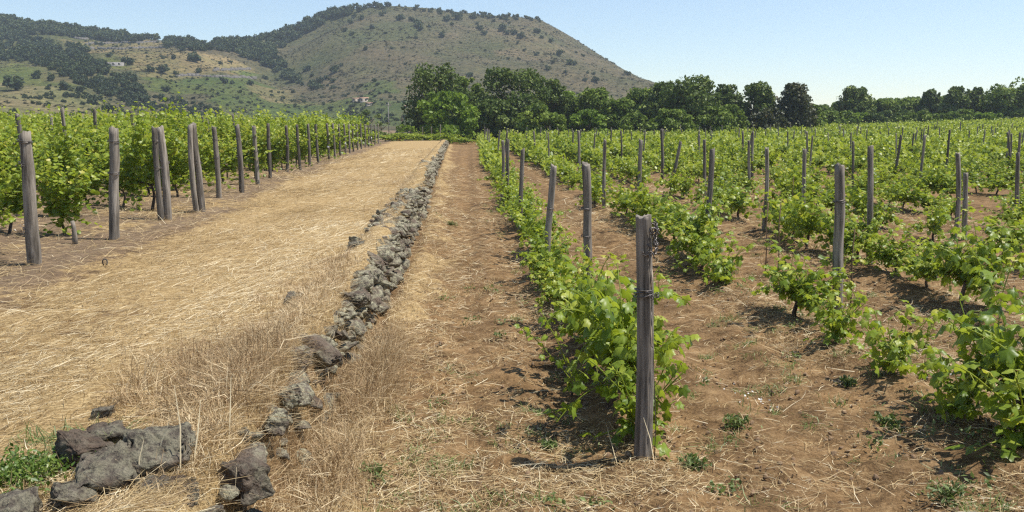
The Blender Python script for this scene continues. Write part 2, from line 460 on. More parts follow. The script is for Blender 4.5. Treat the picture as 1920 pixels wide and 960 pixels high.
xs = axis([(-1100, -600, 100), (-600, -120, 30), (-120, -40, 4), (-40, -12, 0.5), (-12, -7, 0.14), (-7, 8, 0.05), (8, 14, 0.12), (14, 40, 0.5), (40, 120, 4), (120, 600, 30), (600, 1100, 100)])
ys = axis([(-300, -20, 28), (-20, 2, 1.0), (2, 3.2, 0.2), (3.2, 12, 0.05), (12, 20, 0.1), (20, 40, 0.25), (40, 100, 0.8), (100, 260, 6), (260, 700, 40), (700, 1200, 100)])
X, Y = np.meshgrid(xs, ys)
near = (1 - sstep(14, 30, Y)) * (np.abs(X) < 20)
Z = gz(X, Y)
onright = sstep(-0.1, 0.3, X - wall_x(Y))
Z = Z + near * onright * (0.042 * fbm2(X * 2.6, Y * 2.6, 21) + 0.032 * fbm2(X * 9, Y * 9, 25, 3)) + near * (1 - onright) * 0.012 * fbm2(X * 6, Y * 6, 27)
dw = X - wall_x(Y)
# straw cover: the mown path on the left, a strip beside the wall, loose patches in the rows
path = sstep(0.2, 1.3, X - endpost_x(Y)) * (1 - sstep(-0.3, 0.1, dw))
strip = sstep(0.0, 0.2, dw) * (1 - sstep(0.25, 0.95, dw + .35 * noise2(X * 1.1, Y * .8, 34)))
rowcol = 0.5 + 0.5 * np.cos((X - ROW0) * 2 * math.pi / ROWD)
rr = sstep(0.5, 1.0, dw)
straw = 0.92 * path + 0.62 * strip + rr * (0.06 + 0.26 * rowcol * (0.5 + 0.5 * noise2(X * 0.8, Y * 0.5, 31)) + 0.2 * sstep(0.0, 0.7, noise2(X * 0.35, Y * 0.3, 33)))
straw += (0.3 + 0.25 * noise2(X * .7, Y * .5, 39)) * (1 - sstep(0, 1.2, X - endpost_x(Y)))
straw -= path * (0.16 * np.exp(-((X - endpost_x(Y) - 2.1) / .3) ** 2) + 0.12 * np.exp(-((X - endpost_x(Y) - 3.5) / .28) ** 2)) * (.5 + .6 * noise2(X * .8, Y * .4, 36))
straw += path * (0.2 * noise2(X * 0.6, Y * 0.25, 35) - 0.14 * np.exp(-((X - endpost_x(Y) - 1.2) / 0.8) ** 2) - 0.12 * np.exp(-((dw + 0.9) / 0.5) ** 2) * sstep(-0.2, 0.5, noise2(X, Y * 0.4, 37)))
grey = 1 - sstep(0.2, 1.6, X - endpost_x(Y))
n, mcols = X.shape
idx = np.arange(n * mcols).reshape(n, mcols)
quads = np.stack([idx[:-1, :-1], idx[:-1, 1:], idx[1:, 1:], idx[1:, :-1]], -1).reshape(-1, 4)
gm = make_mesh('ground', np.stack([X, Y, Z], -1).reshape(-1, 3), [quads], [M['ground']], {'straw': straw.ravel(), 'grey': grey.ravel()}, smooth=True)
ground = tag(link('ground', gm), kind='structure')

# hills: a real height field 130 - 1000 m away
YR = 600.0
SKYLINE = [(-900, 30), (-400, 14), (-200, 18), (0, 32), (50, 42), (100, 50), (160, 60), (270, 74), (330, 81), (390, 81), (440, 77), (500, 69), (540, 59), (570, 46), (600, 33), (640, 22),
           (700, 15), (740, 13), (800, 15), (870, 23), (930, 29), (1010, 36), (1050, 58), (1090, 81), (1130, 107), (1180, 137), (1215, 160), (1260, 190), (1310, 215), (1360, 232), (1500, 240), (2200, 240)]
_rx, _rz = [], []
for p in SKYLINE:
    w = at_depth(p[0], p[1], YR); _rx.append(w[0]); _rz.append(w[2])
_rx, _rz = np.array(_rx), np.array(_rz)
GULLY = [at_depth(px, 100, y)[:2] for px, y in ((590, 560), (545, 500), (515, 450), (535, 400), (575, 360), (625, 320), (690, 270))]
GULLY = np.array(GULLY)
def seg_dist(x, y, poly):
    best = np.full(np.shape(x), 1e9)
    for (ax, ay), (bx, by) in zip(poly[:-1], poly[1:]):
        dx, dy = bx - ax, by - ay
        t = np.clip(((x - ax) * dx + (y - ay) * dy) / (dx * dx + dy * dy), 0, 1)
        best = np.minimum(best, np.hypot(x - ax - t * dx, y - ay - t * dy))
    return best
def hz(x, y):
    x = np.asarray(x, float); y = np.asarray(y, float)
    R = np.interp(x, _rx, _rz)
    leftness = 1 - sstep(-200, -60, x)
    y0 = 250 - 95 * leftness
    t = np.clip((y - y0) / (YR - y0), 0, 1)
    g = t ** (1.5 - 0.35 * leftness)
    h = R * g * (1 - 0.35 * sstep(YR, YR + 350, y))
    amp = sstep(0, 0.25, t) * (1 - sstep(0.75, 1.0, t) * 0.75)
    h += amp * (5.0 * noise2(x / 75, y / 75, 41) + 2.2 * noise2(x / 28, y / 28, 43) + 0.9 * noise2(x / 11, y / 11, 45))
    gd = seg_dist(x, y, GULLY)
    h -= 9.0 * np.exp(-(gd / 22) ** 2) * sstep(0.1, 0.3, t)
    # a dry knoll low on the left
    kx, ky = at_depth(20, 170, 240)[:2]
    h += 5.5 * np.exp(-(((x - kx) / 45) ** 2 + ((y - ky) / 35) ** 2))
    return h - 0.9 * (1 - sstep(0.0, 0.04, t))
def hit(px, py):                                      # first hillside point seen at a pixel
    d = ray(px, py); yy = np.arange(140.0, 900.0, 1.0)
    p = EYEV + d[None] * (yy / d[1])[:, None]
    b = p[:, 2] < hz(p[:, 0], p[:, 1])
    if not b.any(): return None
    return p[np.argmax(b)]

def poly_world(pts):
    out = []
    for px, py in pts:
        h = hit(px, py)
        k = 0
        while h is None and k < 40:
            py += 3; k += 1; h = hit(px, py)
        out.append(h[:2] if h is not None else at_depth(px, py, YR)[:2])
    return np.array(out)
def inside(x, y, poly):
    r = np.zeros(np.shape(x), bool)
    n = len(poly); j = n - 1
    for i in range(n):
        xi, yi = poly[i]; xj, yj = poly[j]
        c = ((yi > y) != (yj > y)) & (x < (xj - xi) * (y - yi) / (yj - yi + 1e-12) + xi)
        r ^= c; j = i
    return r

hx = axis([(-900, -420, 20), (-420, 160, 3.0), (160, 500, 14)])
hy = axis([(140, 640, 3.0), (640, 1000, 20)])
HX, HY = np.meshgrid(hx, hy)
HZ = hz(HX, HY)
jx = HX + 7 * noise2(HX / 17, HY / 17, 51) + 3 * noise2(HX / 6, HY / 6, 53)
jy = HY + 9 * noise2(HX / 17, HY / 17, 55) + 4 * noise2(HX / 6, HY / 6, 57)
cover = np.zeros(HX.shape + (3,)) + np.array([0.165, 0.138, 0.092])
left = (1 - sstep(-190, -120, jx + (jy - 420) * 0.15))[..., None]
cover = cover * (1 - left) + left * np.array([0.17, 0.155, 0.075])
gpatch = sstep(0.1, 0.5, noise2(jx / 40, jy / 60, 59))[..., None] * 0.5
cover = cover * (1 - gpatch) + gpatch * np.array([0.115, 0.125, 0.06])
PATCHES = [
    ([(120, 74), (300, 76), (315, 98), (395, 100), (470, 128), (560, 166), (490, 152), (400, 147), (255, 141), (205, 112)], (0.30, 0.225, 0.125)),
    ([(335, 93), (395, 100), (470, 127), (380, 127)], (0.36, 0.28, 0.16)),
    ([(255, 141), (400, 148), (490, 155), (600, 190), (720, 222), (640, 235), (420, 215), (350, 180), (270, 165)], (0.115, 0.15, 0.045)),
    ([(430, 130), (480, 140), (500, 153), (440, 147)], (0.15, 0.19, 0.06)),
    ([(460, 160), (540, 172), (640, 200), (560, 196), (480, 176)], (0.27, 0.21, 0.12)),
    ([(0, 150), (60, 162), (180, 192), (230, 222), (0, 235), (-60, 200)], (0.30, 0.245, 0.145)),
    ([(160, 110), (210, 115), (230, 130), (170, 125)], (0.19, 0.19, 0.06)),
    ([(0, 118), (30, 124), (100, 150), (150, 165), (60, 160), (0, 148)], (0.16, 0.18, 0.06)),
    ([(600, 195), (700, 175), (770, 190), (780, 235), (640, 240)], (0.12, 0.155, 0.055)),
    ([(700, 152), (745, 155), (750, 180), (690, 185)], (0.13, 0.16, 0.06)),
    ([(640, 60), (760, 40), (780, 60), (650, 110)], (0.135, 0.135, 0.075)),
    ([(880, 45), (1010, 60), (1090, 110), (1000, 120), (900, 80)], (0.21, 0.165, 0.11)),
]
for pts, c in PATCHES:
    w = inside(jx, jy, poly_world(pts))[..., None] * 0.85
    cover = cover * (1 - w) + w * np.array(c)
n, mc = HX.shape
idx = np.arange(n * mc).reshape(n, mc)
quads = np.stack([idx[:-1, :-1], idx[:-1, 1:], idx[1:, 1:], idx[1:, :-1]], -1).reshape(-1, 4)
hm = make_mesh('hills', np.stack([HX, HY, HZ], -1).reshape(-1, 3), [quads], [M['hill']], {'cover': (cover * np.array([0.51, 0.55, 0.475])).reshape(-1, 3)}, smooth=True)
hills = tag(link('hills', hm), kind='structure')

# ------------------------------------------------------------------ ordinals for labels
_ORD = ['', 'first', 'second', 'third', 'fourth', 'fifth', 'sixth', 'seventh', 'eighth', 'ninth', 'tenth', 'eleventh', 'twelfth', 'thirteenth', 'fourteenth', 'fifteenth', 'sixteenth',
        'seventeenth', 'eighteenth', 'nineteenth', 'twentieth']
_TENS = {20: 'twenty', 30: 'thirty', 40: 'forty', 50: 'fifty', 60: 'sixty', 70: 'seventy', 80: 'eighty', 90: 'ninety'}
_TENTH = {30: 'thirtieth', 40: 'fortieth', 50: 'fiftieth', 60: 'sixtieth', 70: 'seventieth', 80: 'eightieth', 90: 'ninetieth'}
def ordw(n):
    if n <= 20: return _ORD[n]
    t, u = n // 10 * 10, n % 10
    return _TENTH[t] if u == 0 else _TENS[t] + '-' + _ORD[u]

# ------------------------------------------------------------------ stones
def rock_verts(seed, npts=14, sub=2, rough=0.08, flat=(1, 1, 1), jag=1.0, boxy=False):
    rs = np.random.default_rng(seed)
    bm = bmesh.new()
    p = rs.normal(size=(npts, 3)); p /= np.linalg.norm(p, axis=1)[:, None]
    p *= rs.uniform(0.75, 1.05, size=(npts, 1))
    if boxy:
        p = np.array([(a, b, c) for a in (-.8, .8) for b in (-.8, .8) for c in (-.8, .8)]) + rs.uniform(-.28, .28, (8, 3))
        p = np.concatenate([p, rs.uniform(-1, 1, (4, 3)) * np.array([1, 1, .95])])
    p = np.sign(p) * np.abs(p) ** 0.75 * np.array(flat)
    for q in p: bm.verts.new(q)
    r = bmesh.ops.convex_hull(bm, input=bm.verts[:])
    junk = [g for g in r['geom_interior'] if isinstance(g, bmesh.types.BMVert)]
    if junk: bmesh.ops.delete(bm, geom=junk, context='VERTS')
    bmesh.ops.bevel(bm, geom=bm.edges[:], offset=0.09, segments=1, affect='EDGES')
    bmesh.ops.triangulate(bm, faces=bm.faces[:])
    for _ in range(sub):
        bmesh.ops.subdivide_edges(bm, edges=bm.edges[:], cuts=1, use_grid_fill=True)
        bmesh.ops.triangulate(bm, faces=bm.faces[:])
    bm.normal_update()
    v = np.array([q.co[:] for q in bm.verts]); nn = np.array([q.normal[:] for q in bm.verts])
    f = np.array([[q.index for q in fc.verts] for fc in bm.faces])
    bm.verts.index_update()
    f = np.array([[q.index for q in fc.verts] for fc in bm.faces])
    bm.free()
    s = seed * 3.7
    dsp = rough * (noise3(v[:, 0] * 2.3 + s, v[:, 1] * 2.3, v[:, 2] * 2.3, 5) + 0.6 * jag * noise3(v[:, 0] * 5.5 + s, v[:, 1] * 5.5, v[:, 2] * 5.5, 6) + 0.35 * jag * noise3(v[:, 0] * 12 + s, v[:, 1] * 12, v[:, 2] * 12, 7))
    return v + nn * dsp[:, None], f

ROCKS = [rock_verts(100 + i, npts=random.choice((10, 12, 14)), sub=1, rough=0.10) for i in range(14)]
def rotm(ax, ay, az):
    return np.array(Matrix.Rotation(az, 3, 'Z') @ Matrix.Rotation(ay, 3, 'Y') @ Matrix.Rotation(ax, 3, 'X'))

wall = MB()
rs = np.random.default_rng(5)
y = 3.2
while y < 87:
    xw = float(wall_x(y))
    f_ = 1.0 if y < 30 else 1.3
    dens = noise2(y * 0.45, 0.3, 61)                   # stretches where earth and grass swallow the stones
    wide = float(np.interp(y, [3, 6, 7, 10, 14, 18, 24, 40, 90], [.15, .22, .42, .5, .62, .6, .5, .5, .5]))
    lift = float(np.interp(y, [3, 6, 11, 14, 19, 24, 90], [-.05, -.03, -.02, .02, .04, .0, -.02]))
    spots = [(rs.uniform(.0, .09), -.37, .9), (rs.uniform(.02, .12), -.2, 1), (rs.uniform(.06, .16), -.05, 1)]
    for q in range(2): spots.append((rs.uniform(.1, wide), rs.uniform(-.05, .04) + lift, 1))
    if lift > .03: spots.append((rs.uniform(.08, wide * .7), .09 + lift, .9))
    for i_, (dx, zc, pr) in enumerate(spots):
        if dens < .0 and not 12 < y < 22 and rs.random() < (.85 if i_ > 1 else .5): continue
        if y < 6.5 and rs.random() < .62: continue
        if rs.random() > pr: continue
        sz = (rs.uniform(0.03, 0.08) + (0.055 if rs.random() < .2 else 0)) * f_
        v, f = ROCKS[rs.integers(len(ROCKS))]
        Rm = rotm(rs.uniform(-.5, .5), rs.uniform(-.5, .5), rs.uniform(0, 6.3)) @ np.diag([sz * rs.uniform(0.9, 1.7), sz * rs.uniform(0.9, 1.7), sz * rs.uniform(0.55, 0.95)])
        wall.add(v @ Rm.T + np.array([xw - dx, y + rs.uniform(-.08, .08), zc + rs.uniform(-.03, .03)]), f, None, rs.random())
    y += rs.uniform(0.065, 0.135) * (1 if y < 30 else 1.6)
wm = wall.mesh('dry_stone_wall', M['wall_stone'])
tag(link('dry_stone_wall', wm), 'low dry stone wall of grey lichened lava stones running along the straw path', 'stone wall')

def stone(px, py, depth, size, seed, label, rot=(0, 0, 0), flat=(1, 1, 1), mat='boulder', sub=3, z=None, name='boulder', group=None, npts=12):
    v, f = rock_verts(seed, npts=npts, sub=sub, rough=0.11, flat=flat, jag=1.4, boxy=(mat == 'boulder'))
    me = make_mesh(name, v, [f], [M[mat]])
    c = at_depth(px, py, depth)
    if z is not None: c[2] = z
    o = link(name, me, None, c, rot, size)
    return tag(o, label, 'boulder' if name == 'boulder' else 'stone', group)

def stone_at(px, py, zc, *a, **k):
    d = ray(px, py); t = (zc - EYE) / d[2]
    return stone(px, py, float(d[1] * t), *a, **k)
stone_at(303, 856, 0.10, (0.175, 0.16, 0.12), 11, 'largest flat-topped grey lava boulder, overhanging a dark hollow', (0.36, 0.05, 0.25))
stone_at(202, 896, 0.06, (0.14, 0.14, 0.10), 12, 'flat dark boulder in front, leaning against the largest one', (0.42, -0.1, 0.35))
stone_at(152, 850, 0.06, (0.105, 0.115, 0.09), 13, 'grey boulder behind the leaning one, beside green weeds', (0.25, 0.2, 1.0))
stone_at(202, 824, 0.04, (0.10, 0.085, 0.07), 14, 'small grey stone at the back of the boulder pile', (0.2, 0, 0.4))
stone_at(312, 940, -0.01, (0.145, 0.115, 0.10), 15, 'rough boulder under the largest boulder, cut off by the bottom edge', (0.35, 0.05, 0.2))
stone_at(137, 940, 0.02, (0.095, 0.09, 0.08), 16, 'rounded dark boulder below the pile beside the bright green weeds', (0.3, 0.15, 0.5))
stone_at(26, 965, 0.04, (0.10, 0.095, 0.085), 17, 'grey boulder in the bottom left corner below the green weeds', (0.25, 0.0, 0.2))
stone_at(240, 930, -0.01, (0.06, 0.05, 0.04), 18, 'small stone wedged below the leaning boulder', (0, 0, 0.7), name='stone')
stone_at(192, 776, 0.03, (0.06, 0.05, 0.045), 19, 'small half-buried stone in straw behind the boulder pile', (0, 0, 0.2), name='stone')
stone(556, 563, 8.1, (0.105, 0.10, 0.085), 20, 'dark rounded stone sitting on the path edge of the wall', (0.1, 0, 0.2), name='stone', mat='boulder')
stone(608, 535, 8.8, (0.05, 0.09, 0.09), 21, 'pale lichened stone standing on edge beside the wall', (0, 0.3, 0.4), name='stone', mat='wall_stone')
stone(668, 466, 11.6, (0.13, 0.13, 0.09), 22, 'dark grey stone capping the wall where dry grass grows', (0, 0, 0.2), name='stone')
stone(560, 672, 5.95, (0.105, 0.13, 0.11), 23, 'rounded stone covered in pale green lichen on the near wall', (0, 0, 0.3), name='stone', mat='wall_stone')
stone(540, 748, 5.15, (0.09, 0.12, 0.10), 24, 'lichened stone with a dark face, next before the rounded one', (0, 0, 0.8), name='stone', mat='wall_stone')
stone(548, 640, 6.35, (0.12, 0.10, 0.05), 25, 'thin flat slab lying behind the rounded lichened stone', (0, 0.05, 0.5), name='stone')
stone(672, 520, 9.3, (0.14, 0.14, 0.09), 26, 'broad yellowish lichened stone on top of the wall', (0, 0, 0.5), name='stone', mat='wall_stone')
stone(668, 556, 8.2, (0.15, 0.14, 0.10), 27, 'broad rough stone just before the yellowish lichened one', (0, 0.1, 0.1), name='stone', mat='wall_stone')
stone(435, 825, 4.5, (0.09, 0.07, 0.06), 28, 'dark stone in dry grass right of the largest boulder', (0, 0, 0.3), name='stone')
stone(460, 895, 4.05, (0.10, 0.10, 0.09), 29, 'brown stone with a black hollow at the wall end', (0, 0, 0.9), name='stone')
stone(517, 795, 4.75, (0.09, 0.09, 0.08), 30, 'yellowish lichened stone nearest the end of the wall', (0, 0, 0.1), name='stone', mat='wall_stone')

# ------------------------------------------------------------------ posts
def post_mesh(seed, h=1.7, r=0.06, bend=0.02, seg=14, rings=22, rough=1.0):
    rs = np.random.default_rng(seed)
    th = np.arange(seg) / seg * 2 * math.pi
    zz = np.concatenate([np.linspace(-0.35, 0, 3)[:-1], np.linspace(0, h, rings)])
    prof = 1 + 0.10 * rs.normal(size=seg) * 0.5
    v = []
    bx, by = rs.uniform(-bend, bend, 2)
    for z in zz:
        t = z / h
        rad = r * (1.06 - 0.12 * t) * prof * (1 + rough * 0.05 * noise2(th * 2.2 + seed, z * 5 + seed, 71)) * (1 + rough * 0.03 * noise2(th * 7, z * 3, 73))
        cx = bx * math.sin(math.pi * max(t, 0)) + 0.012 * noise2(z * 2.5, seed, 75)
        cy = by * math.sin(math.pi * max(t, 0))
        v.append(np.stack([cx + rad * np.cos(th), cy + rad * np.sin(th), np.full(seg, z)], 1))
    v[-1][:, 2] += rs.uniform(-0.02, 0.02, seg) + 0.03 * np.cos(th - rs.uniform(0, 6)) * rs.random()
    nr = len(v)
    top = v[-1].copy(); ctr = top.mean(0, keepdims=True)
    inner = ctr + (top - ctr) * 0.86; inner[:, 2] += 0.006
    v = np.concatenate(v + [inner, ctr + np.array([[0, 0, 0.004]])])
    f = []
    for i in range(nr):
        for j in range(seg):
            k = (j + 1) % seg
            f.append((i * seg + j, i * seg + k, (i + 1) * seg + k, (i + 1) * seg + j))
    f3 = [(nr * seg + j, nr * seg + (j + 1) % seg, len(v) - 1) for j in range(seg)]
    return make_mesh('vineyard_post', v, [np.array(f3), np.array(f)], [M['post']], smooth=True)

def wire_wrap_mesh(seed, z, r, turns=2, loose=3):
    rs = np.random.default_rng(seed); mb = MB()
    t = np.linspace(0, 1, 18 * turns)
    a = t * turns * 2 * math.pi
    rad = r * 1.08 + 0.003
    mb.tube(np.stack([rad * np.cos(a), rad * np.sin(a), z + 0.018 * (t - .5) * turns + 0.006 * np.sin(a * 1.3)], 1), 0.0042, 4)
    for k in range(loose):                             # twisted loose ends
        a0 = rs.uniform(-1.6, 0.3)
        p = np.array([rad * math.cos(a0), rad * math.sin(a0), z]); pts = []
        th = np.linspace(0, 5.5, 14); q = rs.uniform(0.012, 0.026)
        o = np.array([math.cos(a0), math.sin(a0), 0])
        for w in th: pts.append(p + o * (0.012 + q * (1 - math.cos(w)) * 0.5) + np.array([0, 0, -q * math.sin(w) - 0.006 * w]) + np.array([-o[1], o[0], 0]) * 0.006 * w * rs.uniform(.4, 1))
        mb.tube(pts, 0.0026, 4)
    return mb.mesh('wire_wrap', M['wire'])

POSTV = [post_mesh(200 + i, 1.7, 0.055, 0.034, 12, 18, 1.6) for i in range(12)]
WIREV = [wire_wrap_mesh(300 + i, 0.0, 0.055, 2, 2) for i in range(4)]
POSTS = []
def lean_rot(dx, dy, h):
    return (-math.atan2(dy, h), math.atan2(dx, h), random.uniform(0, 6.3))
def add_post(x, y, h, r, label, group, dx=0, dy=0, wires=(), mesh=None, tagged=False, tube=False):
    z = float(gz(x, y))
    me = mesh or random.choice(POSTV)
    s = r / 0.055
    o = link('vineyard_post', me, None, (x, y, z), lean_rot(dx, dy, h), (s, s, h / 1.7))
    o.rotation_mode = 'ZYX'                            # spin about its own axis first, then lean
    tag(o, label, 'post', group)
    for w in wires:
        c = link('wire_wrap', random.choice(WIREV), o, (0, 0, w / h * 1.7), (0, 0, 0), (1.0, 1.0, 1.7 / h * s))
    if tagged:
        mb = MB()
        a = np.linspace(0, 2 * math.pi, 11)[:-1]
        mb.add(np.concatenate([np.stack([0.05 * np.cos(a), np.full(10, -0.062), 0.055 * np.sin(a)], 1), np.stack([0.05 * np.cos(a), np.full(10, -0.07), 0.055 * np.sin(a)], 1), [[0, -0.072, 0]]]),
               [(10 + j, 10 + (j + 1) % 10, 20) for j in range(10)], [(j, (j + 1) % 10, 10 + (j + 1) % 10, 10 + j) for j in range(10)])
        c = link('white_tag', mb.mesh('white_tag', M['white_tag']), o, (0, 0, 0.62), (0, 0, -o.rotation_euler[2]))
    POSTS.append((x, y))
    return o

# the front post: thick, split, with wire twists at the top and middle
def hero_post():
    h, r = 1.525, 0.0525
    seg, rings = 40, 90
    th = np.arange(seg) / seg * 2 * math.pi
    zz = np.concatenate([np.linspace(-0.35, -0.02, 3), np.linspace(0, h, rings)])
    cracks = [(-1.8, 0.25, 1.52, 0.016), (-0.95, 0.7, 1.35, 0.018), (-2.4, 0.0, 0.8, 0.013), (-1.25, 0.02, 0.62, 0.016), (-1.45, 0.75, 1.2, 0.01), (0.4, 0.2, 1.5, 0.01)]
    v = []
    for z in zz:
        t = z / h
        rad = r * (1.08 - 0.16 * t) * (1 + 0.04 * noise2(np.cos(th) * 1.5 + 3, np.sin(th) * 1.5 + z * 1.6, 81) + 0.02 * noise2(np.cos(th) * 6, np.sin(th) * 6 + z * 0.7, 83))
        for a, z0, z1, dp in cracks:
            w = float(sstep(z0, z0 + .12, z) * (1 - sstep(z1 - .12, z1, z)))
            ac = a + 0.12 * noise2(z * 3, a, 85)
            dd = np.abs((th - ac + math.pi) % (2 * math.pi) - math.pi)
            rad = rad - dp * w * np.exp(-(dd / 0.085) ** 2)
        # a split slab missing high on the sunny side
        dd = np.abs((th - (-0.55) + math.pi) % (2 * math.pi) - math.pi)
        rad = rad - 0.014 * np.exp(-(dd / 0.55) ** 4) * float(sstep(1.17, 1.2, z) * (1 - sstep(1.6, 1.7, z)))
        rad = rad - 0.010 * np.exp(-(dd / 0.4) ** 4) * float(sstep(0.72, 0.74, z) * (1 - sstep(0.86, 0.98, z)))
        rad = rad + 0.008 * np.exp(-((np.abs((th + 1.0 + math.pi) % (2 * math.pi) - math.pi)) / 0.3) ** 2) * math.exp(-((z - 0.3) / 0.06) ** 2)
        v.append(np.stack([rad * np.cos(th) + 0.012 * math.sin(z * 2.2), rad * np.sin(th), np.full(seg, z)], 1))
    v[-1][:, 2] += 0.014 * noise2(np.cos(th) * 4, np.sin(th) * 4, 87)
    nr = len(v); top = v[-1]; ctr = top.mean(0, keepdims=True)
    inner = ctr + (top - ctr) * 0.9; inner[:, 2] += 0.004
    vv = np.concatenate(v + [inner, ctr + [[0, 0, -0.004]]])
    f = [(i * seg + j, i * seg + (j + 1) % seg, (i + 1) * seg + (j + 1) % seg, (i + 1) * seg + j) for i in range(nr) for j in range(seg)]
    f3 = [(nr * seg + j, nr * seg + (j + 1) % seg, len(vv) - 1) for j in range(seg)]
    me = make_mesh('vineyard_post', vv, [np.array(f3), np.array(f)], [M['post']], smooth=True)
    x, y = 1.075, 5.24
    o = link('vineyard_post', me, None, (x, y, float(gz(x, y)) - .015), (0.0, -0.016, 0.0))
    tag(o, 'thick weathered grey post in the foreground with wire coils at its top', 'post', 'wooden posts in the right vineyard')
    link('wire_wrap', wire_wrap_mesh(401, 1.06, 0.05, 3, 5), o)
    w2 = MB()
    rs = np.random.default_rng(9)
    for k in range(11):                               # the tangle of wire curls near the top
        z0 = rs.uniform(1.30, 1.49); a0 = rs.uniform(-1.5, 0.1); q = rs.uniform(0.014, 0.034)
        o0 = np.array([math.cos(a0), math.sin(a0), 0]); tt = np.array([-o0[1], o0[0], 0])
        wv = np.linspace(0, rs.uniform(4.5, 9), 22)
        pts = [np.array([0.05 * o0[0], 0.05 * o0[1], z0]) + o0 * (0.006 + 0.012 * rs.random()) + tt * q * math.sin(w) + np.array([0, 0, q * math.cos(w) - 0.004 * w]) + o0 * 0.003 * w for w in wv]
        w2.tube(pts, 0.0042, 4)
    link('wire_coil', w2.mesh('wire_coil', M['wire']), o)
    for (a0, z0, L, wd) in ((-0.85, .70, .16, .010), (-0.8, 1.10, .11, .008)):   # torn splinters below the missing slab
        sp = MB()
        c0 = np.array([math.cos(a0), math.sin(a0), 0])
        b0 = c0 * .048 + np.array([0, 0, z0]); b1 = c0 * .062 + np.array([0, 0, z0 + L])
        sp.tube([b0, (b0 + b1) / 2 + c0 * .004, b1], [wd, wd * .7, .001], 4)
        link('splinter', sp.mesh('splinter', M['straw_wood']), o)
    w3 = MB()
    w3.tube([(0.04, -0.03, 0.95), (0.05, -0.035, 0.78), (0.06, -0.04, 0.5), (0.075, -0.03, 0.22), (0.07, -0.02, 0.02)], 0.003, 5)
    link('loose_wire', w3.mesh('loose_wire', M['wire']), o)
hero_post()
GR = 'wooden posts in the right vineyard'
GL = 'wooden posts ending the rows along the path'

# right vineyard, posts one can single out (x, y, height, radius, lean dx, label)
def px_post(px_t, py_t, px_b, y, r, label, wires=(), **kw):
    b = at_depth(px_b, 400, y); t = at_depth(px_t, py_t, y)
    x = b[0]; z = float(gz(x, y))
    # x of the base at ground level: shift by the small change of scale with height
    d = ray(px_b, 400); 
    h = t[2] - z
    return add_post(x, y, h, r * .78, label, GR, dx=t[0] - x, wires=wires, **kw)
px_post(1098, 307, 1101, 11.0, 0.068, 'knobbly pale grey post, next behind the foreground post', (1.1, 0.75))
px_post(1038, 310, 1022, 11.9, 0.056, 'dark reddish brown post leaning right, left of the knobbly pale one', (0.95,))
px_post(980, 280, 976, 16.8, 0.052, 'straight dark post rising from the row nearest the stone wall', (1.1,))
px_post(952, 262, 951, 22.5, 0.06, 'pair post, taller dark one beyond the straight dark post')
px_post(943, 264, 940, 23.6, 0.055, 'grey post just left of the taller pair post')
px_post(1335, 280, 1319, 12.9, 0.055, 'dark slim post leaning right at the second row of vines', (1.2,))
px_post(1438, 278, 1433, 17.0, 0.05, 'slim grey post standing by two thin canes')
px_post(1574, 310, 1580, 9.2, 0.07, 'thick dark grey post second nearest on the right field', (1.35,))
px_post(1632, 275, 1636, 12.9, 0.055, 'grey post just behind and right of the thick dark one', (1.3, 0.9))
px_post(1134, 262, 1132, 21.5, 0.052, 'slim dark post standing in bare soil beyond the knobbly post', (1.0,))
px_post(1202, 263, 1200, 19.5, 0.06, 'stout grey post rising above the second row, left of the leaning slim post')
px_post(1508, 280, 1508, 17.5, 0.05, 'grey post halfway between the two-cane post and the thick one')
px_post(1796, 287, 1796, 16.5, 0.055, 'tall grey post at the right field, left one of a close pair')
px_post(1811, 324, 1812, 15.5, 0.055, 'short grey post at the right field, right one of a close pair')
px_post(1908, 287, 1908, 18.5, 0.055, 'grey post in the leafy rows at the right edge')
px_post(1085, 245, 1087, 32, 0.06, 'grey post beyond the bare strip, left of the slim dark one')
px_post(1321, 262, 1321, 26, 0.06, 'grey post showing just beyond the leaning slim post')
px_post(1240, 243, 1240, 33, 0.07, 'thick dark post far back, right of the stout grey one')

rowname = ['nearest the stone wall', 'second from the stone wall', 'third from the stone wall'] + [ordw(i) + ' from the stone wall' for i in range(4, 60)]
def row_x(k, y): return ROW0 + ROWD * k + 0.004 * y
rp = random.Random(3)
taken = list(POSTS)
cands = []
for k in range(0, 34):
    yy = 14 + rp.uniform(0, 5); 
    while yy < 100:
        x = row_x(k, yy) + rp.uniform(-.12, .12)
        yj = yy + rp.uniform(-.6, .6)
        px, py, w = project([x, yj, 0.8])
        if -20 < px < 1950 and not any(abs(x - a) < 1.0 and abs(yj - b) < 3.0 for a, b in taken):
            cands.append((k, x, yj))
        yy += 8.6
cands.sort(key=lambda c: c[2])
cands = cands[:225]
byrow = {}
for c in cands: byrow.setdefault(c[0], []).append(c)
for k, cs in byrow.items():
    for i, (k, x, yj) in enumerate(cs):
        h = rp.uniform(1.5, 1.82); 
        lab = f'{"slim" if rp.random() < .5 else "grey"} vineyard post, {ordw(i + 1)} one back in the right field row {rowname[k]}'
        add_post(x, yj, h, rp.uniform(0.032, 0.05), lab, GR, dx=rp.gauss(0, .09), dy=rp.gauss(0, .06))

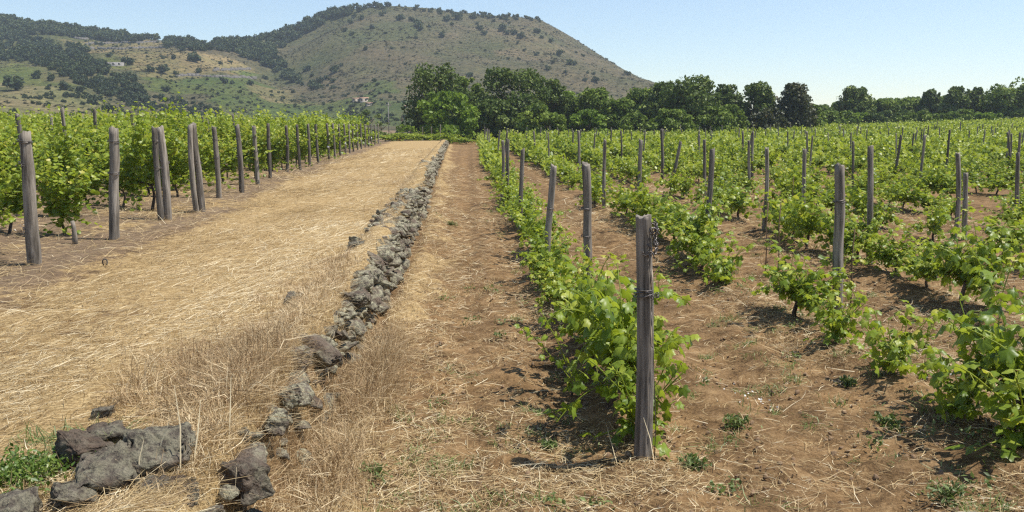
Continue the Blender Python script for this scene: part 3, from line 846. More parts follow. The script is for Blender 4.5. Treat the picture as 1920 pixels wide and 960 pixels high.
# left row-end posts along the path
LP = [(62, 493, 250, 45, .083), (213, 450, 240, 213, .078), (302, 415, 240, 290, .055), (315, 413, 238, 300, .072), (369, 396, 236, 357, .06), (380, 395, 232, 362, .07), (411, 371, 238, 401, .068), (453, 359, 235, 444, .07), (483, 345, 236, 475, .065),
      (507, 335, 232, 503, .06), (538, 321, 236, 536, .065), (563, 318, 234, 557, .062), (581, 313, 233, 577, .062), (597, 306, 233, 592, .062), (617, 300, 232, 613, .06), (628, 296, 232, 624, .06),
      (638, 292, 233, 635, .06), (648, 289, 233, 645, .06), (656, 286, 233, 654, .06), (663, 284, 232, 661, .06), (671, 281, 233, 669, .06), (678, 279, 232, 676, .06), (685, 277, 233, 684, .06), (691, 275, 232, 690, .06), (697, 273, 233, 696, .06), (703, 271, 233, 702, .06), (710, 269, 232, 709, .06)]
left_y = []
special = {0: 'thick grey post closest on the left, bound with three wires', 1: 'pale smooth grey post, second along the left rows', 2: 'thin dark half of the first doubled post on the left',
           3: 'stout half of the first doubled post on the left', 4: 'thin half of the second doubled post on the left', 5: 'stout half of the second doubled post, with a wire band'}
for i, (pb, yb, yt, pt, r) in enumerate(LP):
    d = ray(pb, yb); t = (0.0 - EYE) / d[2]; b = EYEV + d * t
    x, y = b[0], b[1]
    tp = at_depth(pt, yt, y)
    h = tp[2] - float(gz(x, y))
    lab = special.get(i, f'grey end post, {ordw(i - 1)} position along the left rows counted from the near end')
    wires = [(0.42, 1.2, 1.46), (0.95, 1.4), (0.9, 1.35), (1.0,), (), (0.95,)][i] if i < 6 else ((0.9, 1.3) if i < 11 else ())
    dd = tp[0] - x
    add_post(x, y, h, r * .86, lab, GL, dx=dd, wires=[w for w in wires], tagged=(i in (14, 17, 21, 24)))
    if i not in (2, 4): left_y.append((x, y))
# second posts further in along the left rows
LD = np.array([-0.90, 0.43])
for i, (x, y) in enumerate(left_y[:12]):
    for j in range(1, 3):
        q = np.array([x, y]) + LD * (4.6 * j + random.uniform(-.4, .4))
        px, py, w = project([q[0], q[1], 1])
        if px > -10:
            add_post(q[0], q[1], random.uniform(1.85, 2.02), 0.045, f'slim grey post inside the left foliage, {ordw(j + 1)} in along the {ordw(i + 1)} row', 'inner posts of the left vineyard', dx=random.gauss(0, .05))
# a leaning brace and a sawn stump at the left
mb = MB(); mb.tube([(0, 0, -0.1), (0.005, 0, 0.1), (0.0, 0.01, 0.22), (-0.012, 0, 0.32)], [0.04, 0.036, 0.03, 0.026], 8)
st = at_depth(140, 452, 12.3)
tag(link('vine_stump', mb.mesh('vine_stump', M['post'], True), None, (st[0], st[1], float(gz(st[0], st[1])))), 'short sawn brown vine stump in bare soil between the first two left posts', 'stump')
mb = MB(); a = np.linspace(-0.6, 3.9, 16)
mb.tube(np.stack([0.026 * np.cos(a), 0.01 * np.sin(a * 2), 0.045 + 0.045 * np.sin(a)], 1), 0.007, 7)
c = at_depth(197, 497, 10.4)
tag(link('hose_loop', mb.mesh('hose_loop', M['tube'], True), None, (c[0], c[1], float(gz(c[0], c[1])))), 'small bent black hose loop sticking out of the soil', 'hose')

# ------------------------------------------------------------------ grapevines
def leaf_hi():
    ang = np.radians([0, 17, 33, 52, 66, 90, 112, 130, 152, 172, 188, 208, 230, 248, 270, 294, 308, 327, 343])
    rad = np.array([1.0, .74, .62, .82, .88, .62, .74, .72, .52, .18, .18, .52, .72, .74, .62, .88, .82, .62, .74])
    x = np.sin(ang) * rad * 0.5; y = np.cos(ang) * rad * 0.5 + 0.08
    z = -0.35 * (x ** 2) * 2 - 0.25 * np.maximum(y - .1, 0) ** 2 * 2 + 0.03 * np.sin(ang * 5)
    v = np.concatenate([np.stack([x, y + .05, z], 1), [[0, 0.03, 0.05]]])
    n = len(ang)
    return v, np.array([(i, (i + 1) % n, n) for i in range(n)][::-1])
LEAF_HI = leaf_hi()
def leaf_mid():
    v = np.array([(0, -.1, 0.02), (0.42, 0.0, -.06), (0.38, .34, -.05), (0, .58, -.1), (-.38, .34, -.05), (-.42, 0, -.06), (0, .18, 0.05)], float)
    return v, np.array([(i, (i + 1) % 6, 6) for i in range(6)])
LEAF_MID = leaf_mid()
LEAF_LO = (np.array([(0, -.35, 0), (0.42, 0.1, -.08), (0, .6, -.05), (-.42, 0.1, -.08)], float), np.array([(0, 1, 2), (0, 2, 3)]))

def grow_vine(seed, style, lod, h=1.15, spread=0.75):
    """returns (trunk MB, foliage MB); local X runs along the row"""
    rs = np.random.default_rng(seed)
    tr, fo = MB(), MB()
    lv, lf = (LEAF_HI, LEAF_MID, LEAF_LO)[lod]
    headz = {'bush': 0.27 * h, 'small': 0.14 * h, 'tall': 0.24 * h, 'young': 0.15 * h}[style]
    z = np.linspace(-0.06, headz, 6)
    wob = np.cumsum(rs.normal(0, 0.018, (6, 2)), 0)
    wob -= wob[1]
    tr.tube(np.stack([wob[:, 0], wob[:, 1], z], 1), np.linspace(0.034, 0.022, 6) * (0.5 if style in ('small', 'young') else 1), 7)
    head = np.array([wob[-1, 0], wob[-1, 1], headz])
    ns = {'bush': 34, 'small': 15, 'tall': 40, 'young': 5}[style]
    starts = []
    if style in ('bush', 'tall'):
        for sgn in (-1, 1):
            L = spread * rs.uniform(0.75, 1.0)
            q = np.linspace(0, 1, 5)
            arm = head + np.stack([sgn * q * L, rs.normal(0, .03) * q, 0.05 * np.sin(q * 3)], 1)
            tr.tube(arm, np.linspace(0.018, 0.008, 5), 5)
            starts += [arm[0] + (arm[-1] - arm[0]) * u for u in rs.uniform(0, 1, ns // 2)]
    else:
        starts = [head] * ns
    P, A, N, S, T = [], [], [], [], []
    for s0 in starts:
        Ls = {'bush': rs.uniform(0.35, 0.92) * h, 'small': rs.uniform(0.6, 1.0) * h, 'tall': rs.uniform(0.35, 0.86) * h * (1.3 if rs.random() < .12 else 1), 'young': h}[style]
        az = rs.uniform(0, 2 * math.pi)
        out = np.array([math.cos(az), math.sin(az) * {'bush': 0.42, 'tall': 0.5}.get(style, .8), 0])
        up0 = {'bush': 0.55, 'small': 1.0, 'tall': 1.7, 'young': 1.6}[style]
        d = out * rs.uniform(0.3, 1.0) * (0.6 if style == 'tall' else 0.85) + np.array([0, 0, up0 * (rs.uniform(0.45, 1.2) if rs.random() < .68 else rs.uniform(-.2, .35))])
        d /= np.linalg.norm(d)
        droop = {'bush': 0.085, 'small': 0.05, 'tall': 0.03, 'young': 0.02}[style] * rs.uniform(0.4, 1.6)
        step = 0.055 if lod == 0 else (0.062 if lod == 1 else 0.13)
        p = np.array(s0, float); pts = [p.copy()]
        sg = 1
        for i in range(int(Ls / step)):
            d = d + np.array([0, 0, -droop]) * (i * step / 0.3) * 0.5 + rs.normal(0, 0.06, 3) * np.array([1, .7, 1])
            d /= np.linalg.norm(d)
            p = p + d * step
            if p[2] < 0.06: break
            pts.append(p.copy())
            fr = i * step / Ls
            for rep in range(1 if lod else (1 if rs.random() < .75 else 2)):
                sg = -sg
                sd = np.cross(d, [0, 0, 1]); sd /= np.linalg.norm(sd) + 1e-6
                o = sd * sg * rs.uniform(0.4, 1) + rs.normal(0, .5, 3) + np.array([0, 0, .1])
                o /= np.linalg.norm(o)
                pet = rs.uniform(0.03, 0.09)
                q = p + o * pet
                size = rs.uniform(0.10, 0.168) * (1.0 if fr < 0.7 else 1.0 - 1.3 * (fr - 0.7)) * {'bush': 1, 'tall': 0.95, 'small': 0.85, 'young': 0.7}[style] * (1, .98, 1.75)[lod]
                if q[2] < 0.05: continue
                axn = o * 0.8 + np.array([0, 0, -0.55]) + rs.normal(0, .25, 3)
                nn = np.array([0, 0, 0.75]) + o * 0.55 + rs.normal(0, .38, 3)
                P.append(q); A.append(axn); N.append(nn); S.append(size)
                T.append(np.clip(rs.normal(0.45, 0.17) + 0.34 * fr ** 2 + (0.35 if rs.random() < 0.03 else 0), 0, 1))
                if lod == 0:
                    fo.tube([p, q], 0.0022, 3, 0.85, cap=False)
        if lod < 2 and len(pts) > 3:
            fo.tube(np.array(pts)[::2] if lod else np.array(pts), 0.0042, 4 if lod == 0 else 3, 0.8, cap=False)
    P, A, N, S, T = map(np.array, (P, A, N, S, T))
    B = basis(A, N) * S[:, None, None]
    fo.batch(lv, lf, None, B, P, T)
    return tr, fo

VINES = {}
def vine_meshes(style, lod, i):
    key = (style, lod, i)
    if key not in VINES:
        h = {'bush': 1.15, 'small': 0.6, 'tall': 1.8, 'young': 0.75}[style]
        tr, fo = grow_vine(1000 + i * 31 + {'bush': 0, 'small': 7, 'tall': 13, 'young': 19}[style], style, lod, h, {'bush': 0.5, 'tall': 0.5, 'small': .2, 'young': .1}[style])
        if lod == 2:
            fo.tube([(0, 0, -.05), (0.02, 0, 0.3)], 0.03, 4, 0.02, cap=False)
            VINES[key] = (fo.mesh('grapevine', M['vine_leaf']), fo)
        else:
            VINES[key] = (tr.mesh('trunk', M['bark'], True), fo.mesh('foliage', M['vine_leaf'], lod == 0))
    return VINES[key]

# every plant: (x, y, style, scale, along-row angle, row key, label words)
plants = []
rv = random.Random(21)
# right vineyard: the near plants by hand, the rest along the rows
hand = [
    (1.0, 6.15, 'bush', 0.88, 0, 'leafy vine beside the foreground post, its shoots reaching left'),
    (1.02, 7.1, 'bush', 0.84, 0, 'pale sunlit vine next behind the foreground post'),
    (0.78, 6.7, 'young', 0.8, 0, 'sparse young vine at the foot of the pale sunlit vine'),
    (1.18, 5.62, 'small', 0.95, 0, 'low sprouts showing right behind the foreground post'),
    (3.64, 5.5, 'bush', 0.98, 0, 'big dark bushy vine cut off by the right edge, casting shade'),
    (3.6, 5.25, 'small', 1.3, 0, 'low leafy sprouts at the foot of the big dark vine'),
    (3.36, 5.75, 'small', .85, 0, 'thin yellowish shoot beside the big dark vine'),
    (3.42, 6.85, 'small', 0.95, 0, 'low round vine alone on bare soil with white flowers beside'),
    (3.52, 8.0, 'small', 0.85, 0, 'bright yellow-green low vine at the foot of the thick dark post'),
    (3.5, 9.15, 'bush', 0.86, 0, 'dark upright vine left of the thick dark post'),
    (3.22, 11.2, 'small', 1.1, 0, 'low vine ending the dense part of the second row'),
    (3.3, 12.3, 'bush', 0.75, 0, 'spreading vine next to the leaning slim post'),
    (4.35, 8.0, 'young', 0.6, 0, 'single drooping shoot between bare rows right of the yellow-green vine'),
]
for x, y, s, sc, a, lab in hand: plants.append([x, y, s, sc, math.pi / 2 + a, 'hand', lab])
for k in range(0, 42):
    yy = [7.9, 13.2][k] if k < 2 else 9.0 + rv.uniform(0, .8)
    ymax = 104 if k < 12 else 104 + min(50, (k - 12) * 2.4)
    while yy < ymax:
        x = row_x(k, yy) + rv.gauss(0, .10) - (0.04 if k == 0 else 0)
        px, py, w = project([x, yy, 0.2])
        if -60 < px < 2010:
            gapn = noise2(k * 3.1, yy * 0.22, 91)
            thin = 0.1 if yy < 34 else 0.08
            if k > 0 and yy < 34 and (gapn > 0.5 or rv.random() < thin): pass
            else:
                st = 'bush' if (k == 0 or rv.random() < 0.8 or yy > 25) else 'small'
                sc = rv.uniform(0.76, 1.1) * (0.84 if yy < 40 else 0.94) * ((0.74 if yy < 13 else .84) if k == 0 else 1) + (0.15 if yy > 45 else 0)
                plants.append([x, yy, st, sc, math.pi / 2 + rv.gauss(0, .15), ('R', k), None])
        yy += rv.uniform(0.85, 1.2)
# left vineyard
rows_l = []
yy = left_y[-1][1]
allrows = [(-5.3, 8.3)] + left_y
for i, (x, y) in enumerate(allrows):
    q = np.array([x, y]) + LD * (0.7 if i > 7 else 1.25)
    for j in range(40):
        if i == 0: break
        p = q + LD * (0.92 * j) + np.array([rv.gauss(0, .08), rv.gauss(0, .08)])
        px, py, w = project([p[0], p[1], 0.8])
        if px < -90 or p[0] < -75: break
        sc = rv.uniform(0.78, 1.08) * (1.0 if i < 9 else 0.95)
        if rv.random() < 0.2 and i < 9: continue
        st = 'tall' if not (i < 5 and rv.random() < .15) else 'bush'
        if i == 0: st, sc = 'bush', .75
        plants.append([p[0], p[1], st, sc, math.atan2(LD[1], LD[0]) + math.pi, ('L', i), None])
# which ones become individuals: the 290 that show largest
def show(p):
    px, py, w = project([p[0], p[1], 0.6])
    vis = 1.0 if (-120 < px < 2080 or p[5] == 'hand') else 0.0
    hide = 1.0
    if p[5][0] == 'L': hide = 0.8
    return vis * hide * p[3] * {'bush': 1.15, 'small': .7, 'tall': 1.5, 'young': .8}[p[2]] / w * (100 if p[5] == 'hand' else 1)
order = sorted(range(len(plants)), key=lambda i: -show(plants[i]))
indiv = set(order[:290])
count = {}
rest = {}
ADJ = {'bush': ('bushy', 'spreading', 'leafy', 'dense'), 'small': ('low', 'small'), 'tall': ('tall', 'tall leafy', 'tall upright'), 'young': ('young',)}
for i, (x, y, s, sc, a, key, lab) in enumerate(plants):
    z = float(gz(x, y)) - 0.01
    w = math.hypot(x, y)
    if i in indiv:
        lod = 0 if w < 14.5 else 1
        nv = {'bush': 5, 'small': 3, 'tall': 5, 'young': 2}[s]
        vi = rv.randrange(nv)
        tm, fm = vine_meshes(s, lod, vi)
        root = bpy.data.objects.new('grapevine', None); COL.objects.link(root)
        root.location = (x, y, z); root.rotation_euler = (0, 0, a + (math.pi if rv.random() < .5 else 0)); 
        root.scale = (sc, sc, sc * rv.uniform(0.84, 1.22))
        if lab is None:
            n = count[key] = count.get(key, 0) + 1
            if key[0] == 'R': lab = f'{rv.choice(ADJ[s])} grapevine, {ordw(n)} one back in the right field row {rowname[key[1]]}'
            else:
                lab = f'{rv.choice(ADJ[s])} vine, {ordw(n)} plant in from the path in the {ordw(key[1] + 1)} left row'
        tag(root, lab, 'grapevine', 'grapevines on the right field' if key == 'hand' or key[0] == 'R' else 'grapevines left of the path')
        link('trunk', tm, root); link('foliage', fm, root)
    elif w > 17:
        lod2, mbm = vine_meshes(s if s != 'young' else 'small', 2, rv.randrange(4))
        rest.setdefault('left' if key[0] == 'L' else 'right', []).append((mbm, x, y, z, a, sc))
for side, lst in rest.items():
    big = MB()
    for mbm, x, y, z, a, sc in lst:
        c, q = math.cos(a), math.sin(a)
        v = np.concatenate(mbm.v) * sc * np.array([1, 1, rv.uniform(.8, 1.35)])
        v = v @ np.array([[c, q, 0], [-q, c, 0], [0, 0, 1]]) + np.array([x, y, z])
        big.add(v, np.concatenate(mbm.f3) if mbm.f3 else None, np.concatenate(mbm.f4) if mbm.f4 else None, np.clip(np.concatenate(mbm.t) + rv.gauss(0.08, .07), 0, .92))
    o = link('distant_vines', big.mesh('distant_vines', M['vine_leaf']))
    tag(o, 'mass of green vines in the farther rows of the ' + ('left vineyard behind the end posts' if side == 'left' else 'right field below the trees'), 'vines', kind='stuff')

# thin canes by the slim post
for px_, pyt, pyb, y, lab in ((1434, 380, 520, 11.9, 'thin bare cane standing directly under the slim grey post'), (1457, 380, 530, 11.6, 'thin bare cane with a few leaves, right one of the two'), (1593, 430, 590, 9.35, 'thin dark cane leaning on the thick dark post'),
                              (1545 - 60, 330, 400, 18, 'short thin cane in the third row between two grey posts')):
    b = at_depth(px_, pyb, y); t = at_depth(px_ - 3, pyt, y); g = float(gz(b[0], y))
    h = t[2] - g
    mb = MB(); mb.tube([(0, 0, -0.1), (0.008, 0, h * .35), (-0.006, 0.01, h * .7), (0.004, 0, h)], [0.009, 0.008, 0.007, 0.006], 6)
    tag(link('cane_stake', mb.mesh('cane_stake', M['cane']), None, (b[0], y, g)), lab, 'cane', 'thin canes in the right field')

# ------------------------------------------------------------------ trees
def tree_parts(seed, h, w, kind, nleaf=4200, leaf=0.30, lobes=26, depth=None):
    rs = np.random.default_rng(seed)
    tr, cr = MB(), MB()
    th = h * 0.45
    tr.tube([(0, 0, -0.4), (0.05, 0, th * .4), (-0.05, .08, th * .8), (0.0, 0, th * 1.25)], [h * .03, h * .024, h * .018, h * .01], 8)
    for k in range(7):
        a = rs.uniform(0, 6.28); z0 = rs.uniform(0.2, 0.5) * h; L = w * rs.uniform(.2, .42)
        p0 = np.array([0, 0, z0]); p1 = p0 + np.array([math.cos(a) * L * .5, math.sin(a) * L * .5, h * .1]); p2 = p0 + np.array([math.cos(a) * L, math.sin(a) * L, h * .24])
        tr.tube([p0, p1, p2], [h * .012, h * .008, h * .004], 5)
    # lobes: clumps filling the crown envelope down to the ground
    C, Rr, Tn = [], [], []
    for k in range(lobes):
        u = rs.uniform(0.0, 0.95) if k > 9 else rs.uniform(0, .25)
        if kind == 'round': env = math.sqrt(max(0.02, 1 - (2 * (u * 0.94) - 0.86) ** 2 / 1.18)) * w / 2
        elif kind == 'tall': env = (0.78 + 0.22 * math.sin(math.pi * min(1, u * 1.15))) * w / 2 * (1 if u < .8 else 1 - 1.6 * (u - .8))
        elif kind == 'ragged': env = w / 2 * (1.0 if u < .45 else max(0.28, 1.0 - 1.15 * (u - .45))) * rs.uniform(.85, 1.1)
        else: env = math.sqrt(max(0.05, 1 - u ** 2 * .9)) * w / 2
        rad = (0.075 + 0.15 * rs.random() ** 1.6) * min(w, h) * (0.85 if u > .7 else 1)
        if kind == 'ragged': rad = min(rad, env * .62)
        a = rs.uniform(0, 6.28); env *= 1 + .22 * float(noise3(math.cos(a) * 1.6 + seed, math.sin(a) * 1.6, u * 3.0, 19)); rr = max(0, env - rad * 0.6) * math.sqrt(rs.uniform(0.08, 1))
        C.append((math.cos(a) * rr, math.sin(a) * rr, min(u * h, h - rad * .85))); Rr.append(rad); Tn.append(rs.normal(0, .13))
    if kind in ('ragged', 'tall'):
        for k in range(9 if kind == 'ragged' else 5):  # shoots breaking the outline at the top
            a = rs.uniform(0, 6.28); rr = w * rs.uniform(0.02, .34); z1 = h * rs.uniform(.8, 1.0) * (1 - .35 * (rr / (w * .5)) ** 2)
            for q in range(4):
                C.append((math.cos(a) * rr + rs.normal(0, .1), math.sin(a) * rr + rs.normal(0, .1), z1 - (3 - q) * .055 * h)); Rr.append((.075 - .014 * q) * h * rs.uniform(.8, 1.1)); Tn.append(.08)
    C, Rr, Tn = np.array(C), np.array(Rr), np.array(Tn)
    wgt = Rr ** 2; wgt /= wgt.sum()
    which = rs.choice(len(C), nleaf, p=wgt)
    d = rs.normal(size=(nleaf, 3)); d /= np.linalg.norm(d, axis=1)[:, None]
    rad = Rr[which] * (0.5 + 0.55 * rs.random(nleaf) ** 0.6) * (1 + 0.18 * noise3(d[:, 0] * 2.6 + which, d[:, 1] * 2.6, d[:, 2] * 2.6, 9))
    P = C[which] + d * rad[:, None] * np.array([1.1, 1.1, 0.85])
    keep = P[:, 2] > 0.1
    P, d, which = P[keep], d[keep], which[keep]; nl = len(P)
    N = d + rs.normal(0, .5, (nl, 3)) + np.array([0, 0, .35]); A = rs.normal(size=(nl, 3)) + np.array([0, 0, -.3])
    S = leaf * rs.uniform(.55, 1.3, nl)
    lv = np.array([(0, -.5, 0), (.36, -.1, -.1), (.2, .35, -.06), (0, .6, -.16), (-.3, .25, -.1), (-.34, -.2, -.06)], float)
    cr.batch(lv, [(0, 1, 2), (0, 2, 3), (0, 3, 4), (0, 4, 5)], None, basis(A, N) * S[:, None, None], P, np.clip(0.45 + Tn[which] + rs.normal(0, .16, nl), 0, 1))
    return tr, cr

TREEM = {}
def place_tree(px, py_top, wpx, depth, kind, mat, label, seed, group='trees closing the vineyard', nleaf=4200, leaf=0.30, name='tree', lobes=26):
    t = at_depth(px, py_top, depth); z = float(gz(t[0], depth)) if depth < 135 else max(float(gz(t[0], depth)), float(hz(t[0], depth)))
    h = t[2] - z; w = wpx / F * depth
    tr, cr = tree_parts(seed, h, w, kind, nleaf, leaf, lobes)
    root = bpy.data.objects.new(name, None); COL.objects.link(root)
    root.location = (t[0], depth, z)
    tag(root, label, 'tree' if name == 'tree' else 'shrub', group)
    link('trunk', tr.mesh('trunk', M['bark'], True), root); link('crown', cr.mesh('crown', M[mat]), root)
    return root
TREES = [
    (818, 117, 118, 106, 'tall', 'tree_dark', 'tallest dark tree at the end of the path, in front of the hill'),
    (838, 170, 112, 96, 'tall', 'tree_bright', 'bright green leafy tree below the tallest dark tree'),
    (878, 142, 80, 112, 'round', 'tree_mid', 'mid green tree between the tallest dark tree and the broad round one'),
    (966, 126, 150, 107, 'round', 'tree_dark', 'broad round dark tree standing highest in the middle of the tree line'),
    (1030, 148, 80, 112, 'round', 'tree_dark', 'dark tree merging with the right flank of the broad round one'),
    (925, 185, 90, 101, 'round', 'tree_dark', 'low dark tree in front of the broad round one'),
    (1010, 195, 110, 99, 'low', 'tree_mid', 'low spreading tree in front of the broad round one, right side'),
    (1060, 170, 60, 116, 'low', 'tree_bright', 'light green bush crown just right of the broad round tree'),
    (1112, 166, 120, 112, 'round', 'tree_mid', 'yellowish green domed tree in the dip of the tree line'),
    (1105, 205, 90, 103, 'low', 'tree_bright', 'low bright bush in front of the yellowish green domed tree'),
    (1160, 185, 80, 108, 'round', 'tree_mid', 'small round tree left of the big ragged dark one'),
    (1200, 165, 80, 118, 'round', 'tree_mid', 'grey green tree just left of the big ragged dark tree'),
    (1248, 152, 90, 111, 'ragged', 'tree_dark', 'left shoulder tree of the big ragged dark group'),
    (1300, 140, 140, 108, 'round', 'tree_dark', 'big ragged dark tree, highest right of the hill foot'),
    (1365, 158, 80, 113, 'ragged', 'tree_dark', 'spiky dark tree with thin top shoots right of the big one'),
    (1420, 153, 90, 110, 'ragged', 'tree_dark', 'dark tree with a tall bent top shoot'),
    (1350, 195, 120, 102, 'low', 'tree_mid', 'low mid green tree below the spiky dark one'),
    (1440, 200, 100, 103, 'low', 'tree_brown', 'low olive brown tree beneath the bent-top tree'),
    (1492, 155, 88, 107, 'ragged', 'tree_brown', 'brownish tipped tree ending the tall dark group'),
    (1525, 195, 60, 110, 'low', 'tree_mid', 'small green tree tapering off beside the brownish tipped one'),
    (1555, 194, 80, 150, 'low', 'tree_mid', 'pale green low tree in the gap with open sky above'),
    (1603, 160, 82, 140, 'ragged', 'tree_dark', 'forked dark tree standing alone right of the sky gap'),
    (1650, 186, 80, 146, 'round', 'tree_mid', 'rounded tree on the right slope of the forked dark tree'),
    (1700, 192, 80, 150, 'round', 'tree_mid', 'low rounded tree halfway along the right tree line'),
    (1746, 167, 50, 148, 'ragged', 'tree_dark', 'narrow pointed tree on the right tree line'),
    (1768, 190, 70, 150, 'round', 'tree_mid', 'grey green tree right of the narrow pointed one'),
    (1795, 162, 60, 142, 'ragged', 'tree_dark', 'left one of two twin-topped dark trees near the right edge'),
    (1830, 163, 62, 143, 'ragged', 'tree_dark', 'right one of two twin-topped dark trees near the right edge'),
    (1862, 192, 60, 150, 'round', 'tree_mid', 'low tree in the gap beside the feathery tall tree'),
    (1902, 144, 96, 138, 'round', 'tree_mid', 'feathery tall grey green tree at the right edge'),
    (1960, 165, 90, 142, 'round', 'tree_mid', 'tree cut off by the right edge behind the feathery one'),
    (1600, 212, 100, 134, 'low', 'tree_bright', 'low light green bush below the forked dark tree'),
    (1680, 207, 90, 134, 'low', 'tree_dark', 'low dark bush at the vineyard edge, right of the light green one'),
    (1640, 213, 60, 130, 'low', 'tree_dark', 'small dark bush between the light green and low dark ones'),
    (1760, 212, 110, 134, 'low', 'tree_mid', 'low wide bush at the vineyard edge under the pointed tree'),
    (1850, 212, 110, 132, 'low', 'tree_bright', 'low yellowish bush under the twin-topped trees'),
    (1900, 205, 70, 136, 'low', 'tree_dark', 'dark bush below the feathery tall tree'),
    (1260, 205, 110, 101, 'low', 'tree_mid', 'low green tree skirting the big ragged dark one'),
    (1190, 212, 90, 103, 'low', 'tree_mid', 'low green bush under the grey green tree'),
    (1565, 208, 110, 128, 'low', 'tree_mid', 'wide mid green bush filling the sky gap from below'),
    (1720, 208, 100, 132, 'low', 'tree_mid', 'mid green bush left of the narrow pointed tree foot'),
    (1810, 206, 100, 134, 'low', 'tree_mid', 'mid green bush between the twin-topped trees and the vineyard'),
    (1580, 192, 90, 158, 'round', 'tree_mid', 'soft mid green tree behind the low bushes of the sky gap'),
    (1675, 184, 100, 160, 'round', 'tree_mid', 'broad mid green tree behind the right slope of the forked tree'),
    (1728, 182, 90, 160, 'round', 'tree_mid', 'broad mid green tree standing behind the narrow pointed one'),
    (1780, 180, 80, 160, 'round', 'tree_mid', 'mid green tree behind the left twin-topped tree'),
    (1860, 176, 100, 160, 'round', 'tree_mid', 'mid green tree behind the gap beside the feathery tall tree'),
    (1625, 196, 90, 150, 'round', 'tree_dark', 'dark tree filling behind the forked tree, to its right'),
]
for i, (px, py, wp, dp, kind, mat, lab) in enumerate(TREES):
    place_tree(px, py, wp, dp, kind, mat, lab, 500 + i, nleaf=9500 if kind != 'low' else 7000, leaf=0.36 if dp < 125 else 0.44, lobes=72)
# end of the path: hedge plants, yellow broom, dark wall, thin posts
place_tree(762, 222, 46, 100, 'low', 'tree_bright', 'bright green hedge bush behind the low dark wall', 570, 'shrubs at the path end', 900, 0.24, 'shrub', 14)
place_tree(735, 236, 30, 86, 'low', 'broom', 'orange yellow flowering broom shrub beyond the last left post', 571, 'shrubs at the path end', 500, 0.16, 'shrub', 10)
place_tree(715, 222, 40, 120, 'low', 'tree_dark', 'dark shrub behind the yellow broom', 572, 'shrubs at the path end', 900, 0.28, 'shrub', 12)
place_tree(690, 205, 60, 150, 'round', 'tree_dark', 'blue green round shrub on the lower slope beside the pole', 573, 'shrubs at the path end', 1200, 0.4, 'shrub', 14)
place_tree(650, 215, 60, 150, 'low', 'tree_mid', 'olive low shrub behind the far left end posts', 574, 'shrubs at the path end', 1200, 0.4, 'shrub', 14)
place_tree(755, 200, 26, 170, 'round', 'tree_dark', 'small dark shrub left of the tallest tree', 575, 'shrubs at the path end', 700, 0.4, 'shrub', 10)
mb = MB()
a = at_depth(742, 250, 97); b = at_depth(812, 250, 97)
L = b[0] - a[0]
for k in range(26):
    for r_ in range(3):
        v, f = ROCKS[(k * 3 + r_) % len(ROCKS)]
        R = rotm(0, 0, k * 1.7 + r_) @ np.diag([.26, .24, .19])
        mb.add(v @ R.T + np.array([L * (k + .5) / 26, 0.05 * ((k * 7) % 3), 0.2 + r_ * 0.27]), f, None, .3)
mb.box((0, 0.02, -0.3), (L, 0.3, 0.86))
mb.box((-0.1, -0.12, 0.94), (L * .75, 0.42, 1.04))
tag(link('stone_wall', mb.mesh('stone_wall', M['lava']), None, (a[0], 97, float(gz(a[0], 97)))), 'dark lava stone wall with a flat coping across the end of the path', 'stone wall')
for i, (px, yt, lab) in enumerate(((792, 238, 'thin pale post in front of the dark wall at the path end'), (809, 238, 'thin pale post right of the dark wall at the path end'), (826, 234, 'paired pale post under the bright green tree'))):
    t = at_depth(px, yt, 92)
    add_post(t[0], 92, t[2] - float(gz(t[0], 92)), 0.06, lab, 'thin posts at the path end')
t = at_depth(728, 192, 130); z = float(gz(t[0], 130)); h = t[2] - z
mb = MB(); mb.tube([(0, 0, -.5), (0, 0, h)], [.07, .05], 10)
pole = tag(link('utility_pole', mb.mesh('utility_pole', M['greystone'], True), None, (t[0], 130, z)), 'slender pale utility pole standing before the hill beyond the path end', 'utility pole')
mb = MB(); mb.box((-0.45, -.05, h - .45), (0.45, .05, h - .37)); mb.tube([(-.35, 0, h - .37), (-.35, 0, h - .2)], .03, 6); mb.tube([(.35, 0, h - .37), (.35, 0, h - .2)], .03, 6)
link('crossarm', mb.mesh('crossarm', M['greystone']), pole)
# creeping vines across the end of the path
for i, (px, y) in enumerate(((722, 84), (736, 86), (750, 85), (765, 88), (778, 87), (795, 89), (812, 90), (830, 90), (848, 91), (862, 91), (874, 90))):
    w = at_depth(px, 250, y)
    tm, fm = vine_meshes('bush', 1, i % 5)
    root = bpy.data.objects.new('grapevine', None); COL.objects.link(root)
    root.location = (w[0], y, float(gz(w[0], y))); root.rotation_euler = (0, 0, i * 1.3); root.scale = (1.5, 1.5, 0.85)
    tag(root, f'creeping vine across the end of the straw path, {ordw(i + 1)} counted from the yellow broom', 'grapevine', 'vines closing the path end')
    link('trunk', tm, root); link('foliage', fm, root)

